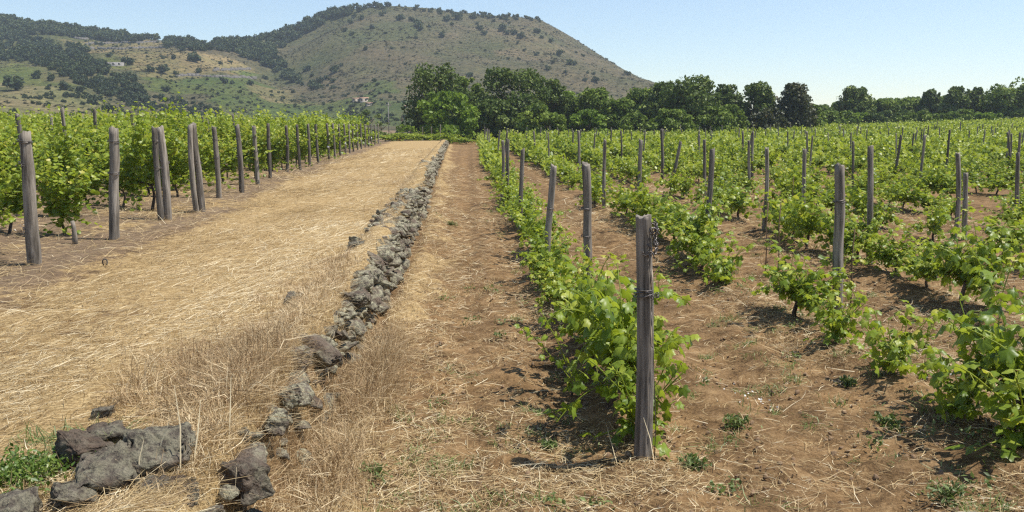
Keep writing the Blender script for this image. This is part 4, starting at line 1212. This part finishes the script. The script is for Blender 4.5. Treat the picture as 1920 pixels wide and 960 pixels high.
# ------------------------------------------------------------------ hillside: trees, scrub, woods, houses, terrace walls
def crown_mb(seed, n=260, leaf=0.26):
    rs = np.random.default_rng(seed); mb = MB()
    L = np.clip(rs.normal(size=(9, 3)), -1.3, 1.3) * np.array([.34, .34, .3]); L[:, 2] = np.abs(L[:, 2]) * 1.5 + .28; L[0] = (0, 0, .4)
    wh = rs.integers(0, 9, n)
    d = rs.normal(size=(n, 3)); d /= np.linalg.norm(d, axis=1)[:, None]
    P = L[wh] + d * (0.34 * rs.uniform(.6, 1.1, n))[:, None]
    P[:, 2] = np.clip(P[:, 2], 0.02, None)
    lv = np.array([(0, -.5, 0), (.42, 0, -.1), (0, .5, -.12), (-.42, 0, -.1)], float)
    mb.batch(lv, [(0, 1, 2), (0, 2, 3)], None, basis(rs.normal(size=(n, 3)), d + rs.normal(0, .4, (n, 3)) + [0, 0, .3]) * (leaf * rs.uniform(.7, 1.4, n))[:, None, None], P, np.clip(.45 + .14 * rs.normal(size=9)[wh] + rs.normal(0, .14, n), 0, 1))
    return mb
CROWNS = [crown_mb(700 + i) for i in range(6)]
CROWNM = [c.mesh('hill_tree', M['hill_tree']) for c in CROWNS]
SMALLC = [crown_mb(720 + i, 34, .5) for i in range(5)]
HT = [(717, 27, 13, 0), (750, 35, 16, 0), (773, 37, 13, 0), (783, 46, 18, 0), (788, 54, 12, 0), (837, 36, 16, 0), (857, 33, 17, 0), (888, 32, 15, 0), (698, 52, 12, 0), (660, 64, 10, 0), (677, 34, 12, 0), (657, 42, 12, 0), (647, 57, 10, 0),
      (665, 30, 10, 0), (795, 20, 8, 0), (830, 66, 15, 0), (900, 54, 14, 0), (908, 62, 12, 0), (943, 54, 17, 0), (951, 62, 12, 0), (963, 61, 14, 0), (977, 69, 16, 0), (1008, 59, 14, 0), (1015, 70, 9, 0), (1033, 77, 11, 0),
      (970, 81, 8, 0), (983, 94, 7, 0), (1006, 102, 9, 0), (1047, 101, 14, 0), (1055, 97, 9, 0), (1093, 104, 8, 0), (1037, 116, 9, 0), (1067, 118, 15, 0), (1077, 120, 10, 0), (1027, 128, 12, 0), (1102, 136, 8, 0), (1113, 138, 8, 0),
      (1097, 149, 10, 0), (1117, 151, 14, 0), (1177, 138, 12, 0), (685, 91, 11, 0), (702, 151, 10, 0), (708, 158, 9, 0), (880, 141, 13, 0), (757, 89, 6, 0), (847, 46, 8, 0), (895, 44, 7, 0), (925, 39, 8, 0), (940, 34, 10, 0), (955, 43, 7, 0),
      (780, 71, 8, 0), (953, 110, 7, 0), (973, 110, 7, 0), (723, 62, 7, 0), (805, 50, 7, 0), (864, 80, 6, 0), (730, 105, 6, 0), (760, 120, 6, 0), (820, 100, 6, 0), (910, 95, 6, 0), (1060, 135, 8, 0), (1080, 98, 6, 0), (735, 90, 7, 0),
      (628, 132, 20, 1), (574, 129, 16, 1), (600, 152, 16, 1), (624, 152, 12, 1), (612, 146, 10, 1), (570, 190, 9, 1), (585, 142, 9, 1), (640, 122, 8, 1),
      (365, 108, 28, 2), (281, 131, 18, 2), (306, 133, 21, 2), (241, 116, 22, 2), (325, 108, 11, 2), (305, 108, 9, 2), (215, 89, 9, 2), (190, 83, 8, 2), (181, 82, 8, 2), (433, 116, 8, 2), (372, 134, 12, 2), (330, 137, 10, 2), (413, 118, 9, 2), (205, 105, 10, 2), (160, 95, 9, 2),
      (420, 152, 16, 2), (435, 155, 10, 2), (470, 157, 12, 2), (550, 172, 9, 2), (370, 165, 8, 2), (312, 168, 16, 2), (450, 172, 9, 2), (530, 183, 8, 2), (498, 146, 10, 2), (520, 150, 8, 2),
      (28, 158, 42, 3), (178, 189, 24, 3), (122, 163, 22, 3), (95, 147, 18, 3), (152, 168, 18, 3), (125, 178, 12, 3), (70, 142, 20, 3), (205, 205, 24, 3), (90, 195, 10, 3), (25, 212, 16, 3), (45, 182, 8, 3)]
where = {0: 'on the bare brown cone hill', 1: 'at the gully foot left of the brown hill', 2: 'on the terraced left slope', 3: 'on the dry lower slope at the left edge'}
order3 = {}
for i, (px, py, w, reg) in enumerate(sorted(HT, key=lambda t: (t[3], t[0]))):
    p = hit(px, py + w * .28)
    if p is None: p = hit(px, py + w * .28 + 8)
    if p is None: continue
    dist = p[1]; s = w / F * dist / 1.45
    k = order3[reg] = order3.get(reg, 0) + 1
    sz = 'large' if w > 17 else ('medium' if w > 10 else 'small')
    o = link('hill_tree', CROWNM[i % 6], None, (p[0], p[1], float(hz(p[0], p[1])) - .2), (0, 0, i * 1.9), (s, s, s * (.8 if w > 25 else 1.0)))
    tag(o, f'{sz} dark tree {where[reg]}, {ordw(k)} from the left', 'tree', 'trees scattered over the hills')
def ridge_tree(px0, px1, n, rs, mb, s0, s1, dy=2):
    for k in range(n):
        px = rs.uniform(px0, px1); x = at_depth(px, 20, YR)[0]; yv = YR - rs.uniform(0, 14)
        s = rs.uniform(s0, s1); c = CROWNS[rs.integers(6)]
        a = rs.uniform(0, 6.3); cc, q = math.cos(a), math.sin(a)
        v = np.concatenate(c.v) * s @ np.array([[cc, q, 0], [-q, cc, 0], [0, 0, 1]])
        mb.add(v + np.array([x, yv, float(hz(x, yv)) - .3]), np.concatenate(c.f3), None, np.clip(np.concatenate(c.t) + rs.normal(0, .1), 0, 1))
rs = np.random.default_rng(77)
wood = MB()
ridge_tree(640, 730, 16, rs, wood, 2.2, 4.0); ridge_tree(820, 872, 16, rs, wood, 1.5, 2.4); ridge_tree(880, 970, 26, rs, wood, 1.4, 2.4); ridge_tree(985, 1014, 9, rs, wood, 1.3, 2.0); ridge_tree(740, 820, 7, rs, wood, 1.2, 2.4)
ridge_tree(-30, 340, 70, rs, wood, 2.4, 4.2); ridge_tree(340, 560, 36, rs, wood, 2.0, 3.4); ridge_tree(560, 645, 26, rs, wood, 2.5, 4.4); ridge_tree(1020, 1200, 6, rs, wood, .9, 1.5)
tag(link('ridge_wood', wood.mesh('ridge_wood', M['hill_tree'])), 'dark trees and bushes lining the skyline of the hills', 'ridge trees', kind='stuff')
WOODS = [([(-20, 20), (100, 44), (160, 56), (270, 74), (250, 84), (130, 70), (100, 66), (-20, 66)], 240, 'dense dark wood below the left ridge', 2.2, 3.6),
         ([(-20, 56), (60, 72), (120, 84), (165, 98), (215, 140), (258, 152), (275, 198), (205, 186), (135, 152), (60, 118), (-20, 112)], 330, 'broad dark green wood running diagonally down the left slope', 2.2, 3.8),
         ([(235, 178), (330, 184), (430, 216), (420, 226), (280, 222), (240, 200)], 130, 'dark wood at the foot of the left slope behind the vines', 1.6, 2.6),
         ([(310, 76), (440, 74), (560, 46), (640, 18), (665, 26), (610, 45), (560, 72), (515, 98), (535, 130), (575, 155), (610, 170), (575, 172), (500, 126), (430, 98), (330, 96), (305, 86)], 330, 'wooded gully band curving down beside the bare brown hill', 2.0, 3.6),
         ([(60, 158), (150, 168), (250, 200), (262, 224), (120, 218), (40, 190)], 90, 'loose green thickets on the lower left slope', .8, 2.0),
         ([(300, 140), (420, 150), (560, 178), (640, 205), (600, 222), (430, 212), (330, 178)], 130, 'scattered bushes and thickets over the green field slope', .5, 1.5),
         ([(130, 60), (300, 72), (330, 96), (300, 140), (215, 112), (130, 80)], 60, 'scattered bushes among the brown terraces', .5, 1.3),
         ([(560, 160), (640, 140), (720, 165), (760, 195), (640, 205)], 70, 'patchy scrub thicket at the foot of the brown hill', .6, 1.6),
         ([(640, 200), (700, 205), (770, 215), (770, 232), (640, 232)], 60, 'low thicket at the hill foot beyond the path', 1.2, 2.2)]
for pts, n, lab, s0, s1 in WOODS:
    pw = np.array(pts, float); mb = MB(); got = 0; tries = 0
    while got < n and tries < n * 12:
        tries += 1
        px = rs.uniform(pw[:, 0].min(), pw[:, 0].max()); py = rs.uniform(pw[:, 1].min(), pw[:, 1].max())
        if not inside(np.array(px), np.array(py), pw): continue
        if noise2(px / 14, py / 9, 95) < -.55: continue
        p = hit(px, py)
        if p is None: continue
        s = rs.uniform(s0, s1) * p[1] / 480; c = CROWNS[rs.integers(6)]
        a = rs.uniform(0, 6.3); cc, q = math.cos(a), math.sin(a)
        v = np.concatenate(c.v) * s @ np.array([[cc, q, 0], [-q, cc, 0], [0, 0, 1]])
        mb.add(v + np.array([p[0], p[1], float(hz(p[0], p[1])) - .3]), np.concatenate(c.f3), None, np.clip(np.concatenate(c.t) + rs.normal(0, .13), 0, 1))
        got += 1
    tag(link('distant_wood', mb.mesh('distant_wood', M['hill_tree'])), lab, 'wood', kind='stuff')
# low scrub all over the slopes
scr = MB()
nS = 34000
sx = rs.uniform(-330, 150, nS); sy = 190 + 430 * rs.random(nS) ** .8
szv = hz(sx, sy)
ok = (szv > 1.0) & (noise2(sx / 38, sy / 46, 97) + .8 * noise2(sx / 11, sy / 14, 96) > -.9 + 1.3 * rs.random(nS))
px_, py_, w_ = project(np.stack([sx, sy, szv], 1))
ok &= (px_ > -40) & (px_ < 1400)
for x, y, z in zip(sx[ok], sy[ok], szv[ok]):
    c = SMALLC[rs.integers(5)]; s = rs.uniform(.25, .7) * (1.0 + 1.1 * rs.random() ** 9) * (1 + .5 * max(0, float(noise2(x / 11, y / 14, 96))))
    scr.add(np.concatenate(c.v) * s * np.array([1, 1, .5]) + np.array([x, y, z - .1]), np.concatenate(c.f3), None, np.clip(np.concatenate(c.t) + rs.normal(0, .2), 0, 1))
tag(link('scrub', scr.mesh('scrub', M['scrub'])), 'dry olive brown scrub speckling the hill slopes', 'scrub', kind='stuff')

def house(px, py, wpx, hpx, label, mat, roof=True, rotz=0.0, windows=2, dp=0.7):
    p = hit(px, py)
    if p is None: return
    W = wpx / F * p[1]; H = hpx / F * p[1]; D = W * dp
    root = bpy.data.objects.new('house', None); COL.objects.link(root)
    root.location = (p[0], p[1] + D * .5, float(hz(p[0], p[1]))); root.rotation_euler = (0, 0, rotz)
    tag(root, label, 'house', 'houses on the hills')
    mb = MB(); mb.box((-W / 2, -D / 2, -3), (W / 2, D / 2, H)); link('wall', mb.mesh('wall', M[mat]), root)
    if roof:
        mb = MB(); e = .35; r = H + D * .2
        mb.add([(-W / 2 - e, -D / 2 - e, H + .02), (W / 2 + e, -D / 2 - e, H + .02), (W / 2 + e, D / 2 + e, H + .02), (-W / 2 - e, D / 2 + e, H + .02), (-W / 2 - e, 0, r), (W / 2 + e, 0, r)],
               [(0, 4, 3), (1, 2, 5)], [(0, 1, 5, 4), (2, 3, 4, 5), (0, 3, 2, 1)])
        link('roof', mb.mesh('roof', M['roof']), root)
    for k in range(windows):
        mb = MB(); cx = W * ((k + .5) / windows - .5); ww = min(1.0, W / windows * .4)
        mb.box((cx - ww / 2, -D / 2 - .04, H * .35), (cx + ww / 2, -D / 2 + .1, H * .35 + min(1.4, H * .45)))
        link('window', mb.mesh('window', M['dark_window']), root)
house(48, 50, 22, 7, 'long pale farmhouse among trees on the left ridge', 'plaster', windows=4)
house(20, 54, 14, 6, 'grey low house left of the pale ridge farmhouse', 'greystone', windows=2)
house(38, 31, 10, 4, 'small brown house highest on the left ridge', 'plaster', windows=1)
house(213, 124, 30, 7, 'grey stone ruin on the terraced slope', 'greystone', roof=False, windows=3, dp=.4)
house(668, 191, 14, 5, 'pale hut with bright roof in the hamlet beyond the path', 'plaster', windows=2)
house(682, 193, 14, 7, 'brown house in the middle of the hamlet beyond the path', 'plaster', windows=2)
house(692, 199, 10, 5, 'low pale shed at the right end of the hamlet', 'plaster', windows=1)
house(761, 202, 8, 3, 'tiny pale hut beside the dark shrub on the hill foot', 'plaster', windows=1)
for i, (x0, x1, y0, y1, lab) in enumerate(((140, 225, 73, 72, 'highest dark terrace wall on the left slope'), (160, 300, 83, 79, 'second dark terrace wall from the top on the left slope'), (170, 305, 93, 90, 'lowest dark terrace wall on the brown terraces'),
                                           (330, 480, 143, 147, 'dark field wall above the green vineyard slope'), (400, 470, 133, 131, 'short field wall below the pale dry field'))):
    pts = [hit(px, py) for px, py in zip(np.linspace(x0, x1, 22), np.linspace(y0, y1, 22) + 1.2 * noise2(np.arange(22) * .4, i * 3.3, 99))]
    pts = [p for p in pts if p is not None]
    if len(pts) < 4: continue
    mb = MB(); c = np.array(pts); o0 = c[0].copy()
    for a, b in zip(c[:-1], c[1:]):
        dv = b - a; L = np.hypot(dv[0], dv[1]); ang = math.atan2(dv[1], dv[0])
        if L > 40: continue
        mb.box((-.1, -.4, -1.0), (L + .1, .4, 1.1 + .4 * float(noise2(a[0], a[1], 3))), .3, ang, (a[0] - o0[0], a[1] - o0[1], min(a[2], b[2]) - o0[2]))
    tag(link('terrace_wall', mb.mesh('terrace_wall', M['lava']), None, o0), lab, 'field wall', 'dry stone walls on the slope')

# ------------------------------------------------------------------ ground cover near the camera
def blades(name, x, y, L, W, az, lift, tint, mat, label, cat, curl=0.25, z0=0.006):
    """thin bent strips; az: heading, lift: elevation angle of each strip (radians)"""
    n = len(x)
    z = gz(x, y) + z0
    d = np.stack([np.cos(az) * np.cos(lift), np.sin(az) * np.cos(lift), np.sin(lift)], 1)
    sd = np.stack([-np.sin(az), np.cos(az), np.zeros(n)], 1)
    bend = RNG.normal(0, curl, n)
    roll = RNG.uniform(-.9, .9, n)
    sd = sd * np.cos(roll)[:, None] + np.array([0, 0, 1.0]) * np.sin(roll)[:, None]
    side2 = np.stack([-np.sin(az), np.cos(az), np.zeros(n)], 1)
    b = np.stack([x, y, z], 1)
    m = b + d * (L * .5)[:, None]
    e = b + d * L[:, None] + side2 * (bend * L)[:, None] - np.array([0, 0, 1.0]) * (np.abs(bend) * L * np.sin(np.clip(lift, 0, 2)) * .8)[:, None]
    hw = (W * .5)[:, None] * sd
    v = np.stack([b - hw, b + hw, m - hw, m + hw, e - hw * .35, e + hw * .35], 1)
    off = (np.arange(n) * 6)[:, None, None]
    f = (np.array([[0, 1, 3, 2], [2, 3, 5, 4]])[None] + off).reshape(-1, 4)
    me = make_mesh(name, v.reshape(-1, 3), [f], [M[mat]], {'tint': np.repeat(np.clip(tint, 0, 1), 6)})
    return tag(link(name, me), label, cat, kind='stuff')

def scatter(n, x0, x1, y0, y1, dens):
    """points with density falling with distance, thinned by dens(x,y) in 0..1"""
    u = RNG.random(n)
    y = 1 / (1 / y0 + u * (1 / y1 - 1 / y0))          # ~ 1/y^2 falloff
    x = RNG.uniform(x0, x1, n)
    k = RNG.random(n) < dens(x, y)
    return x[k], y[k]

# straw on the path
x, y = scatter(270000, -8.5, -0.9, 3.2, 60, lambda x, y: sstep(0.2, 1.4, x - endpost_x(y)) * (1 - sstep(-0.35, -0.05, x - wall_x(y))) * (0.55 + .45 * noise2(x * 1.3, y * .7, 101)))
n = len(x); sc = 1 + np.clip(y - 6, 0, 60) * .07
swath = 0.35 * np.pi * noise2(x * .5, y * .35, 103)
blades('straw', x, y, RNG.uniform(.03, .17, n) * np.where(RNG.random(n) < .06, 2.0, 1) * np.minimum(sc, 2.2), RNG.uniform(.0014, .0034, n) * sc, swath + RNG.normal(0.25, .95, n), np.abs(RNG.normal(0, .2, n)), RNG.normal(.54, .25, n) + .2 * noise2(x * .9, y * .5, 131) + .12 * sstep(1.6, 2.8, x - endpost_x(y)) - .08, 'straw', 'mown golden straw lying on the path left of the wall', 'straw')
# straw litter in the right field
def dens_r(x, y):
    dw = x - wall_x(y)
    rc = .5 + .5 * np.cos((x - ROW0) * 2 * math.pi / ROWD)
    pn = sstep(-.25, .55, noise2(x * .9, y * .6, 105))
    return sstep(.05, .2, dw) * np.clip(.9 * (1 - sstep(.35, 1.3, dw)) + .2 + .8 * rc * pn + .4 * sstep(.1, .6, noise2(x * .4, y * .35, 107)), 0, 1)
x, y = scatter(260000, -1.2, 12, 3.9, 45, dens_r)
n = len(x); sc = 1 + np.clip(y - 6, 0, 60) * .07
blades('straw_litter', x, y, RNG.uniform(.02, .16, n) ** 1.0 * np.where(RNG.random(n) < .12, 1.6, .8) * np.minimum(sc, 2), RNG.uniform(.0016, .004, n) * sc, RNG.uniform(0, 6.3, n), np.abs(RNG.normal(0, .22, n)), RNG.normal(.5, .24, n), 'straw', 'loose pale straw scattered on the brown soil between the vines', 'straw litter', z0=.012)
# litter on the soil by the left posts
x, y = scatter(70000, -13, -4, 6, 45, lambda x, y: (1 - sstep(.3, 1.6, x - endpost_x(y))) * (.25 + .75 * sstep(-.1, .6, noise2(x * .9, y * .6, 109))))
n = len(x); sc = 1 + np.clip(y - 6, 0, 60) * .07
blades('dry_litter', x, y, RNG.uniform(.04, .2, n) * sc, RNG.uniform(.002, .004, n) * sc, RNG.uniform(0, 6.3, n), np.abs(RNG.normal(0, .3, n)), RNG.normal(.52, .22, n), 'straw', 'sparse dry grass litter on grey soil under the left vines', 'dry litter')
# standing dead grass along the wall: tufts
def tufts(cx, cy, per, spread, hmin, hmax, name, mat, label, cat, wid=.004, tmean=.58, curl=.6, up=.85):
    cx, cy = np.asarray(cx), np.asarray(cy)
    x = np.repeat(cx, per) + RNG.normal(0, spread, len(cx) * per)
    y = np.repeat(cy, per) + RNG.normal(0, spread, len(cx) * per)
    n = len(x)
    hh = np.repeat(RNG.uniform(.6, 1.2, len(cx)), per)
    tt = np.repeat(RNG.normal(0, .12, len(cx)), per)
    lift = np.clip(RNG.normal(up, .33, n), .15, 1.57)
    return blades(name, x, y, RNG.uniform(hmin, hmax, n) * hh, RNG.uniform(.6, 1.3, n) * wid, RNG.uniform(0, 6.3, n), lift, RNG.normal(tmean, .2, n) + tt, mat, label, cat, curl=curl, z0=-.01)
rs = np.random.default_rng(31)
ty = 1 / (1 / 3.6 + rs.random(620) * (1 / 70 - 1 / 3.6))
side = rs.random(620)
nz_ = noise2(ty * .45, 0.2, 111)
tx = wall_x(ty) + np.where(side < .42, rs.normal(.16, .10, 620), np.where(side < .8, rs.normal(-.75, .25, 620), rs.normal(-.28, .2, 620)))
k = ((nz_ > -.1) | (rs.random(620) < .25)) & ~((tx < -1.12) & (ty < 4.75))
tx, ty = tx[k], ty[k]
farf = 1 + np.clip(ty - 8, 0, 60) * .03
tufts(tx, ty, 38, .085, .06, .22, 'dry_grass', 'dry_grass', 'reddish dry grass tufts standing along both sides of the stone wall', 'dry grass', wid=.0038)
cx = np.concatenate([rs.normal(-1.6, .22, 64), rs.normal(-1.3, .14, 22), rs.normal(-.82, .11, 105), rs.normal(-.82, .1, 26)])
cy = np.concatenate([rs.normal(5.75, .4, 64), rs.normal(5.0, .2, 22), rs.normal(7.2, .5, 105), rs.normal(5.4, .6, 26)])
tufts(cx, cy, 64, .06, .10, .32, 'dry_grass', 'dry_grass', 'thick pinkish brown dead grass clumps hugging the near end of the wall', 'dry grass', wid=.0036, tmean=.5, up=1.0)
k = rs.random(760); oy = 1 / (1 / 3.9 + k * (1 / 60 - 1 / 3.9))
ox = wall_x(oy) - rs.uniform(.0, .65, 760)
kk = (noise2(oy * .45, .3, 61) < .2) | (oy < 9)
tufts(ox[kk], oy[kk], 30, .07, .05, .17, 'dry_grass', 'dry_grass', 'dry grass growing over and between the wall stones', 'dry grass', wid=.0034, tmean=.6, curl=.6, up=.8)
tufts(rs.uniform(-1.9, -1.0, 70), rs.uniform(3.55, 4.7, 70), 16, .06, .04, .16, 'dry_grass', 'straw', 'loose dry grass around the boulders', 'dry grass', wid=.003, tmean=.55, curl=.6, up=.55)
qx, qy = scatter(3600, -6, -1.2, 3.5, 40, lambda x, y: sstep(.1, .8, x - endpost_x(y)) * (.35 + .65 * noise2(x * 1.1, y * .8, 117)))
tufts(qx, qy, 12, .035, .02, .075, 'stubble', 'straw', 'short upright stubble left after mowing the path', 'stubble', wid=.003, tmean=.42, curl=.5, up=1.0)
qx, qy = scatter(2200, -.8, 9, 4, 30, lambda x, y: sstep(.2, .5, x - wall_x(y)) * sstep(-.1, .5, noise2(x * .9, y * .6, 105)))
tufts(qx, qy, 16, .05, .03, .11, 'stubble', 'dry_grass', 'dead grass stubble on the soil of the right field', 'stubble', wid=.0028, tmean=.5, curl=.7, up=.7)
# tall single straws by the boulders
sx = np.array([-1.33, -1.30, -1.45, -1.22, -1.5, -1.1, -.95, -1.6, -.3, .9, 1.12]); sy_ = np.array([3.9, 4.0, 3.95, 4.3, 3.85, 4.2, 4.6, 4.1, 4.8, 5.15, 5.1])
blades('tall_straw', sx, sy_, np.array([.42, .3, .25, .35, .2, .4, .3, .22, .2, .25, .3]), np.full(11, .006), RNG.uniform(0.8, 2.2, 11), RNG.uniform(.9, 1.35, 11), np.full(11, .85), 'straw', 'single tall pale straws standing by the boulders', 'straw', curl=.08)
# green weeds
def leafy(name, cx, cy, per, spread, size, mat, label, cat, zmax=.1, kind='stuff', group=None):
    cx, cy = np.asarray(cx, float), np.asarray(cy, float)
    n = len(cx) * per
    x = np.repeat(cx, per) + RNG.normal(0, spread, n); y = np.repeat(cy, per) + RNG.normal(0, spread, n)
    z = gz(x, y) + RNG.uniform(0.0, zmax, n)
    mb = MB()
    A = RNG.normal(size=(n, 3)) + np.array([0, 0, .5]); N = RNG.normal(0, .6, (n, 3)) + np.array([0, 0, 1])
    lv = np.array([(0, -.5, 0), (.3, 0, .05), (0, .6, -.1), (-.3, 0, .05)], float)
    mb.batch(lv, [(0, 1, 2), (0, 2, 3)], None, basis(A, N) * (size * RNG.uniform(.5, 1.3, n))[:, None, None], np.stack([x, y, z], 1), np.clip(np.repeat(RNG.normal(.5, .15, len(cx)), per) + RNG.normal(0, .16, n), 0, 1))
    return tag(link(name, mb.mesh(name, M[mat])), label, cat, group, kind)
leafy('green_weeds', rs.normal(-2.04, .11, 22), rs.normal(3.98, .16, 22), 80, .045, .026, 'weed_bright', 'bright green leafy weeds beside the boulders at the left edge', 'weeds', .10)
tufts(rs.normal(-2.03, .13, 40), rs.normal(4.0, .18, 40), 14, .05, .05, .15, 'dry_grass', 'straw', 'dry grass mixed into the green weeds at the left', 'dry grass', wid=.003, up=.9)
tufts(rs.normal(-2.0, .1, 22), rs.normal(4.3, .18, 22), 40, .05, .05, .16, 'weed_grass', 'weed', 'green and grey grass behind the bright weeds', 'weeds', wid=.006)
x, y = scatter(620, -.6, 9, 4.3, 26, lambda x, y: np.clip(.12 + sstep(.0, .6, noise2(x * .8, y * .55, 113)) + .5 * np.exp(-((np.abs((x - ROW0 + ROWD / 2) % ROWD - ROWD / 2) - .55) / .25) ** 2), 0, 1))
tufts(x, y, 26, .05, .04, .13, 'field_weeds', 'weed', 'small green weeds sprouting between the vine rows', 'weeds', wid=.006, up=.9)
x, y = scatter(300, -6, 9, 4.6, 24, lambda x, y: np.clip(.2 + sstep(.1, .6, noise2(x * .8, y * .55, 115)), 0, 1) * (sstep(.3, .6, x - wall_x(y)) + .12))
leafy('broad_weeds', x, y, 30, .055, .035, 'weed', 'low broad leaved weeds on the soil of the field', 'weeds', .07)
# named weed clumps in the foreground right
for i, (px, py, r, lab) in enumerate(((1380, 800, .10, 'dark green weed clump on bare soil right of the foreground post'), (1665, 790, .09, 'feathery weed clump below the low round vine'), (1775, 935, .11, 'weed clump at the bottom edge near the right'),
                                      (1300, 870, .09, 'straggly weed patch right of the foreground post foot'), (700, 900, .08, 'small weed clump in straw at the bottom, left of the post'), (1030, 830, .05, 'single grassy sprout in the shade left of the post'),
                                      (1590, 600 + 115, .07, 'grassy weed tuft left of the low round vine'), (845, 420, .12, 'weed clump beside the wall midway along'))):
    d = ray(px, py); t = (-.45 - EYE) / d[2]; b = EYEV + d * t
    mb = MB(); n = 150
    x = RNG.normal(0, r * .5, n); y = RNG.normal(0, r * .5, n); z = RNG.uniform(0, r * .9, n)
    lv = np.array([(0, -.5, 0), (.22, 0, .05), (0, .6, -.1), (-.22, 0, .05)], float)
    mb.batch(lv, [(0, 1, 2), (0, 2, 3)], None, basis(RNG.normal(size=(n, 3)) + [0, 0, .7], RNG.normal(0, .7, (n, 3)) + [0, 0, 1]) * (.034 * RNG.uniform(.5, 1.4, n))[:, None, None], np.stack([x, y, z], 1), np.clip(RNG.normal(.45, .2, n), 0, 1))
    for q in range(0, n, 2): mb.tube([(0, 0, -.02), (x[q] * .6, y[q] * .6, z[q] * .7), (x[q], y[q], z[q])], .0018, 3, .3, cap=False)
    tag(link('weed_clump', mb.mesh('weed_clump', M['weed']), None, (b[0], b[1], float(gz(b[0], b[1])))), lab, 'weed', 'weed clumps on the field')
# small white flowers beside the low vines
for cx, cy, cnt, lab in ((3.72, 6.95, 40, 'tiny white flowers beside the low round vine'), (2.15, 6.4, 26, 'tiny white flowers on the soil right of the post'), (-7.0, 13.9, 30, 'whitish flower heads among the left vines')):
    x = RNG.normal(cx, .14, cnt); y = RNG.normal(cy, .16, cnt); mb = MB()
    lv = np.array([(0, -.5, 0), (.5, 0, 0), (0, .5, 0), (-.5, 0, 0)], float)
    mb.batch(lv, [(0, 1, 2), (0, 2, 3)], None, basis(RNG.normal(size=(cnt, 3)), RNG.normal(0, .4, (cnt, 3)) + [0, 0, 1]) * (.018 * RNG.uniform(.6, 1.3, cnt))[:, None, None], np.stack([x, y, gz(x, y) + RNG.uniform(.03, .12, cnt)], 1), RNG.random(cnt))
    tag(link('white_flowers', mb.mesh('white_flowers', M['petal'])), lab, 'flowers', kind='stuff')
# clods and small stones in the tilled soil
x, y = scatter(7000, -.8, 10, 4.0, 24, lambda x, y: np.full(x.shape, .8) * sstep(.2, .6, x - wall_x(y)))
mb = MB(); k14 = [rock_verts(900 + i, 9, 0, .05) for i in range(4)]
wh = RNG.integers(0, 4, len(x)); zz = gz(x, y)
for q in range(4):
    s_ = wh == q; n = s_.sum()
    sz = (RNG.uniform(.3, 1, n) ** 3 * .024 + .004)
    Rm = np.stack([rotm(*RNG.uniform(0, 6.3, 3)) for _ in range(n)]) * sz[:, None, None]
    mb.batch(k14[q][0], k14[q][1], None, Rm, np.stack([x[s_], y[s_], zz[s_] + .004], 1), RNG.random(n))
cm = plain('soil_clod', (0.12, 0.075, 0.04), 0.95, 0, 30, (0.25, 0.16, 0.09))
tag(link('clods', mb.mesh('clods', cm)), 'small brown earth clods on the tilled soil', 'clods', kind='stuff')

# ------------------------------------------------------------------ haze: real air over the whole scene
HAZE = 0.00027
if HAZE:
    mb = MB(); mb.box((-1200, -400, -6), (1200, 1300, 170))
    hzm, nt, out = new_mat('haze')
    pv = nt.nodes.new('ShaderNodeVolumePrincipled')
    pv.inputs['Color'].default_value = (0.74, 0.86, 1.0, 1); pv.inputs['Density'].default_value = HAZE; pv.inputs['Anisotropy'].default_value = 0.2
    nt.links.new(pv.outputs[0], out.inputs['Volume'])
    try: hzm.cycles.homogeneous_volume = True
    except Exception: pass
    tag(link('haze', mb.mesh('haze', hzm)), 'thin bluish summer haze over the valley', 'haze', kind='stuff')
